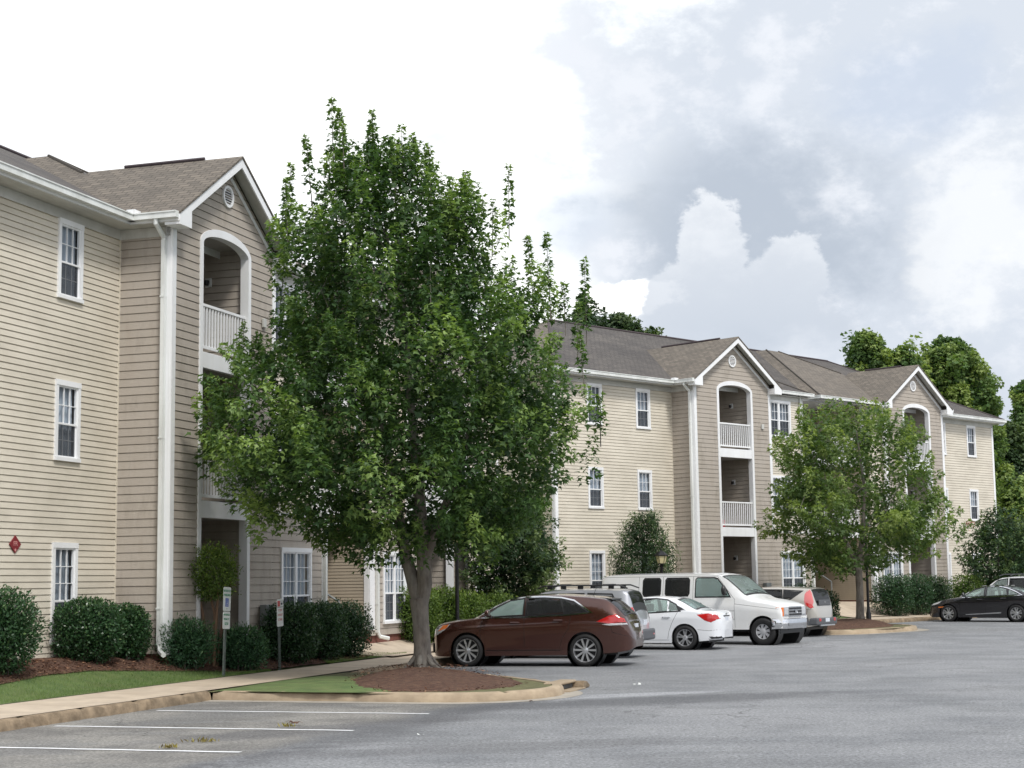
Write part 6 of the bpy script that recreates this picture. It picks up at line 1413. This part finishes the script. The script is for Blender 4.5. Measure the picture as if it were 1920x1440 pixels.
weed('straggling yellow weed in the seam right of the tuft', (-3.85, 20.3, .005), 50, .11)
weed('faint yellow weed sprig farther along the seam', (-3.1, 22.3, .005), 24, .05)
# a few things kept on the second-floor balcony
def wpt(bz_, O, yaw, s, t, z): return (O[0]+math.sin(yaw)*s+math.cos(yaw)*t, O[1]+math.cos(yaw)*s-math.sin(yaw)*t, z+bz_)
q = wpt(.27, O2, Y2, 2.1, .55, 3.64)
o = MB().lathe([(0, 0), (.20, 0), (.25, .30), (.23, .30), (.19, .02), (0, .02)], (0, 0, 0), n=20).build('plastic_tub', 'red_plastic', None, smooth=True); o.location = q
tag(o, 'red plastic tub behind the middle balcony railing of the far block', 'tub')
# ---------------------------------------------------------------- sky, sun, camera
Wd = bpy.data.worlds.new('World'); C.world = Wd; Wd.use_nodes = True; T_ = Wd.node_tree; ns, ln = T_.nodes, T_.links; ns.clear()
SUN_EL, SUN_AZ = R(52), R(150)                        # azimuth clockwise from +Y
out = N(ns, 'ShaderNodeOutputWorld'); bg = N(ns, 'ShaderNodeBackground', Strength=.1); ln.new(bg.outputs[0], out.inputs[0])
sky = N(ns, 'ShaderNodeTexSky', sky_type='NISHITA'); sky.sun_disc = False; sky.sun_elevation = SUN_EL; sky.sun_rotation = SUN_AZ; sky.air_density = 1; sky.dust_density = 2
tc = N(ns, 'ShaderNodeTexCoord'); gen = tc.outputs['Generated']
def mth(op, a, b=None, c=None, cl=False):
    n = N(ns, 'ShaderNodeMath', operation=op); n.use_clamp = cl
    for i, v in enumerate((a, b, c)):
        if v is None: continue
        if isinstance(v, (int, float)): n.inputs[i].default_value = v
        else: ln.new(v, n.inputs[i])
    return n.outputs[0]
sep = N(ns, 'ShaderNodeSeparateXYZ'); ln.new(gen, sep.inputs[0])
az = mth('MULTIPLY', mth('ARCTAN2', sep.outputs[0], sep.outputs[1]), 57.2958); el = mth('MULTIPLY', mth('ARCSINE', sep.outputs[2]), 57.2958)
def fnoise(scale, detail=9, rough=.6, st=(1, 1, 1.5), off=(0, 0, 0)):
    mp = N(ns, 'ShaderNodeMapping'); mp.inputs['Scale'].default_value = st; mp.inputs['Location'].default_value = off; ln.new(gen, mp.inputs[0])
    n = N(ns, 'ShaderNodeTexNoise', Scale=scale, Detail=detail, Roughness=rough); ln.new(mp.outputs[0], n.inputs['Vector']); return n.outputs[0]
nA = fnoise(14, 12, .62); nB = fnoise(38, 10, .65, off=(3, 1, 2)); nC = fnoise(5.5, 6, .55, off=(.4, 0, .2)); nE = fnoise(95, 6, .6, off=(1, 5, 2))
def step(v, a, b):                                   # smooth 0..1 for v from a to b
    n = N(ns, 'ShaderNodeMapRange', interpolation_type='SMOOTHSTEP'); ln.new(v, n.inputs[0]); n.inputs[1].default_value = a; n.inputs[2].default_value = b; return n.outputs[0]
def blob(a0, e0, ra, re, amp, nz):
    da = mth('DIVIDE', mth('SUBTRACT', az, a0), ra); de = mth('DIVIDE', mth('SUBTRACT', el, e0), re)
    r = mth('SQRT', mth('ADD', mth('MULTIPLY', da, da), mth('MULTIPLY', de, de))); return mth('ADD', r, mth('MULTIPLY', mth('SUBTRACT', nz, .5), amp))
def mixc(f, a, b):
    n = N(ns, 'ShaderNodeMix', data_type='RGBA'); n.clamp_factor = True
    if isinstance(f, float): n.inputs[0].default_value = f
    else: ln.new(f, n.inputs[0])
    for i, v in ((6, a), (7, b)):
        if isinstance(v, tuple): n.inputs[i].default_value = (*v, 1)
        else: ln.new(v, n.inputs[i])
    return n.outputs[2]
def inv(v): return mth('SUBTRACT', 1., v, cl=True)
WH, GR, DK, LV = (9.2, 9.3, 9.3), (5.0, 5.4, 6.0), (3.4, 3.85, 4.5), (6.6, 7, 7.8)
base = mixc(step(mth('ADD', az, mth('MULTIPLY', mth('SUBTRACT', nA, .5), 26)), -1.5, 7.5), WH, GR)
base = mixc(mth('MULTIPLY', step(nA, .52, .68), .7), base, (6.5, 6.7, 7.1))
base = mixc(mth('MULTIPLY', step(nB, .56, .70), .45), base, (6.3, 6.5, 6.9))
dk = inv(step(blob(8.5, 11.8, 5.6, 4.2, 2.2, nA), .45, 1.25)); base = mixc(mth('MULTIPLY', dk, .85), base, DK)
dk = inv(step(blob(14.5, 16.5, 3.5, 2.0, 2.0, nA), .5, 1.2)); base = mixc(mth('MULTIPLY', dk, .6), base, (4.2, 4.8, 5.8))
dk = inv(step(blob(-17.5, 15.5, 2.2, 1.8, 1.6, nA), .3, 1.2)); base = mixc(mth('MULTIPLY', dk, .4), base, (6.6, 7.2, 8.0))
dk = inv(step(blob(2.2, 12.6, 2.0, 1.6, 1.6, nA), .3, 1.2)); base = mixc(mth('MULTIPLY', dk, .5), base, (4.3, 4.9, 5.8))
dk = inv(step(blob(-8.5, 12.2, 1.6, 2.0, 1.6, nA), .3, 1.3)); base = mixc(mth('MULTIPLY', dk, .3), base, (7.0, 7.8, 8.8))
# bright cumulus right of centre and low bright gap
br = inv(step(blob(16.8, 12.0, 2.6, 3.6, 4.2, nA), .35, 1.15)); base = mixc(mth('MULTIPLY', br, .6), base, (7.4, 7.5, 7.6))
br = inv(step(blob(4.3, 9.9, 2.4, .8, 1.9, nB), .55, .85)); base = mixc(br, base, (9.8, 9.7, 9.5))
# towering heads with crisp tops
def head(a0, e0, ra, re, amp=.9):
    r = blob(a0, e0, ra, re, amp, nB); r = mth('ADD', r, mth('MULTIPLY', mth('SUBTRACT', nE, .5), .55)); return r
hd = mth('MINIMUM', mth('MINIMUM', mth('MINIMUM', head(7.2, 11.3, 1.25, 2.3), head(8.4, 9.4, 2.2, 1.7)), mth('MINIMUM', head(10.0, 10.5, 1.15, 1.5), head(6.0, 9.3, 1.3, 1.9))), head(8.8, 7.6, 3.8, 2.6))
hc = mixc(step(el, 8.5, 12.8), (4.5, 4.9, 5.5), (6.2, 6.45, 6.8)); hc = mixc(mth('MULTIPLY', step(nA, .45, .65), .45), hc, (4.3, 4.7, 5.3))
base = mixc(mth('MULTIPLY', inv(step(hd, .90, 1.10)), mth('MULTIPLY', step(el, 6.5, 9.5), .9)), base, hc)
lo = inv(step(el, 2.5, 9.5)); lo = mth('MULTIPLY', lo, step(az, -2, 8)); base = mixc(mth('MULTIPLY', lo, .65), base, (4.3, 4.75, 5.4))
# far behind the camera and overhead: plain broken cloud over the blue sky
hi = step(el, 24, 50); cov = mth('MULTIPLY', step(nC, .30, .5), 1.); over = mixc(cov, sky.outputs[0], (8.8, 9.0, 9.4)); base = mixc(hi, base, over)
bk = step(mth('ABSOLUTE', az), 60, 110); base = mixc(bk, base, mixc(cov, sky.outputs[0], (8.2, 8.4, 8.8)))
gd = inv(step(el, -3, 0)); base = mixc(gd, base, (1.6, 1.6, 1.5))
ln.new(base, bg.inputs[0])
sl = bpy.data.lights.new('sun', 'SUN'); sl.energy = 1.7; sl.angle = R(11); sl.color = (1, .965, .91); so = bpy.data.objects.new('sun', sl); COL.objects.link(so)
so.rotation_euler = (R(90)-SUN_EL, 0, math.pi-SUN_AZ)
F_, PIT, ROL = 3049.16, .122056, -.0141397
cam = bpy.data.cameras.new('camera'); co = bpy.data.objects.new('camera', cam); COL.objects.link(co); C.camera = co
cam.sensor_fit = 'HORIZONTAL'; cam.sensor_width = 36; cam.lens = F_/1920*36; cam.clip_end = 3000; cam.clip_start = .1
Xc, Uc, Fc = Vector((1, 0, 0)), Vector((0, -math.sin(PIT), math.cos(PIT))), Vector((0, math.cos(PIT), math.sin(PIT)))
X2 = Xc*math.cos(ROL)+Uc*math.sin(ROL); U2 = -Xc*math.sin(ROL)+Uc*math.cos(ROL)
co.matrix_world = Matrix(((X2.x, U2.x, -Fc.x, 0), (X2.y, U2.y, -Fc.y, 0), (X2.z, U2.z, -Fc.z, 1.88), (0, 0, 0, 1)))
C.render.engine = 'CYCLES'; C.view_settings.view_transform = 'Standard'; C.view_settings.look = 'None'; C.view_settings.exposure = .55; C.view_settings.gamma = 1
C.cycles.max_bounces = 6; C.cycles.transparent_max_bounces = 8; C.cycles.transmission_bounces = 4; C.cycles.diffuse_bounces = 5
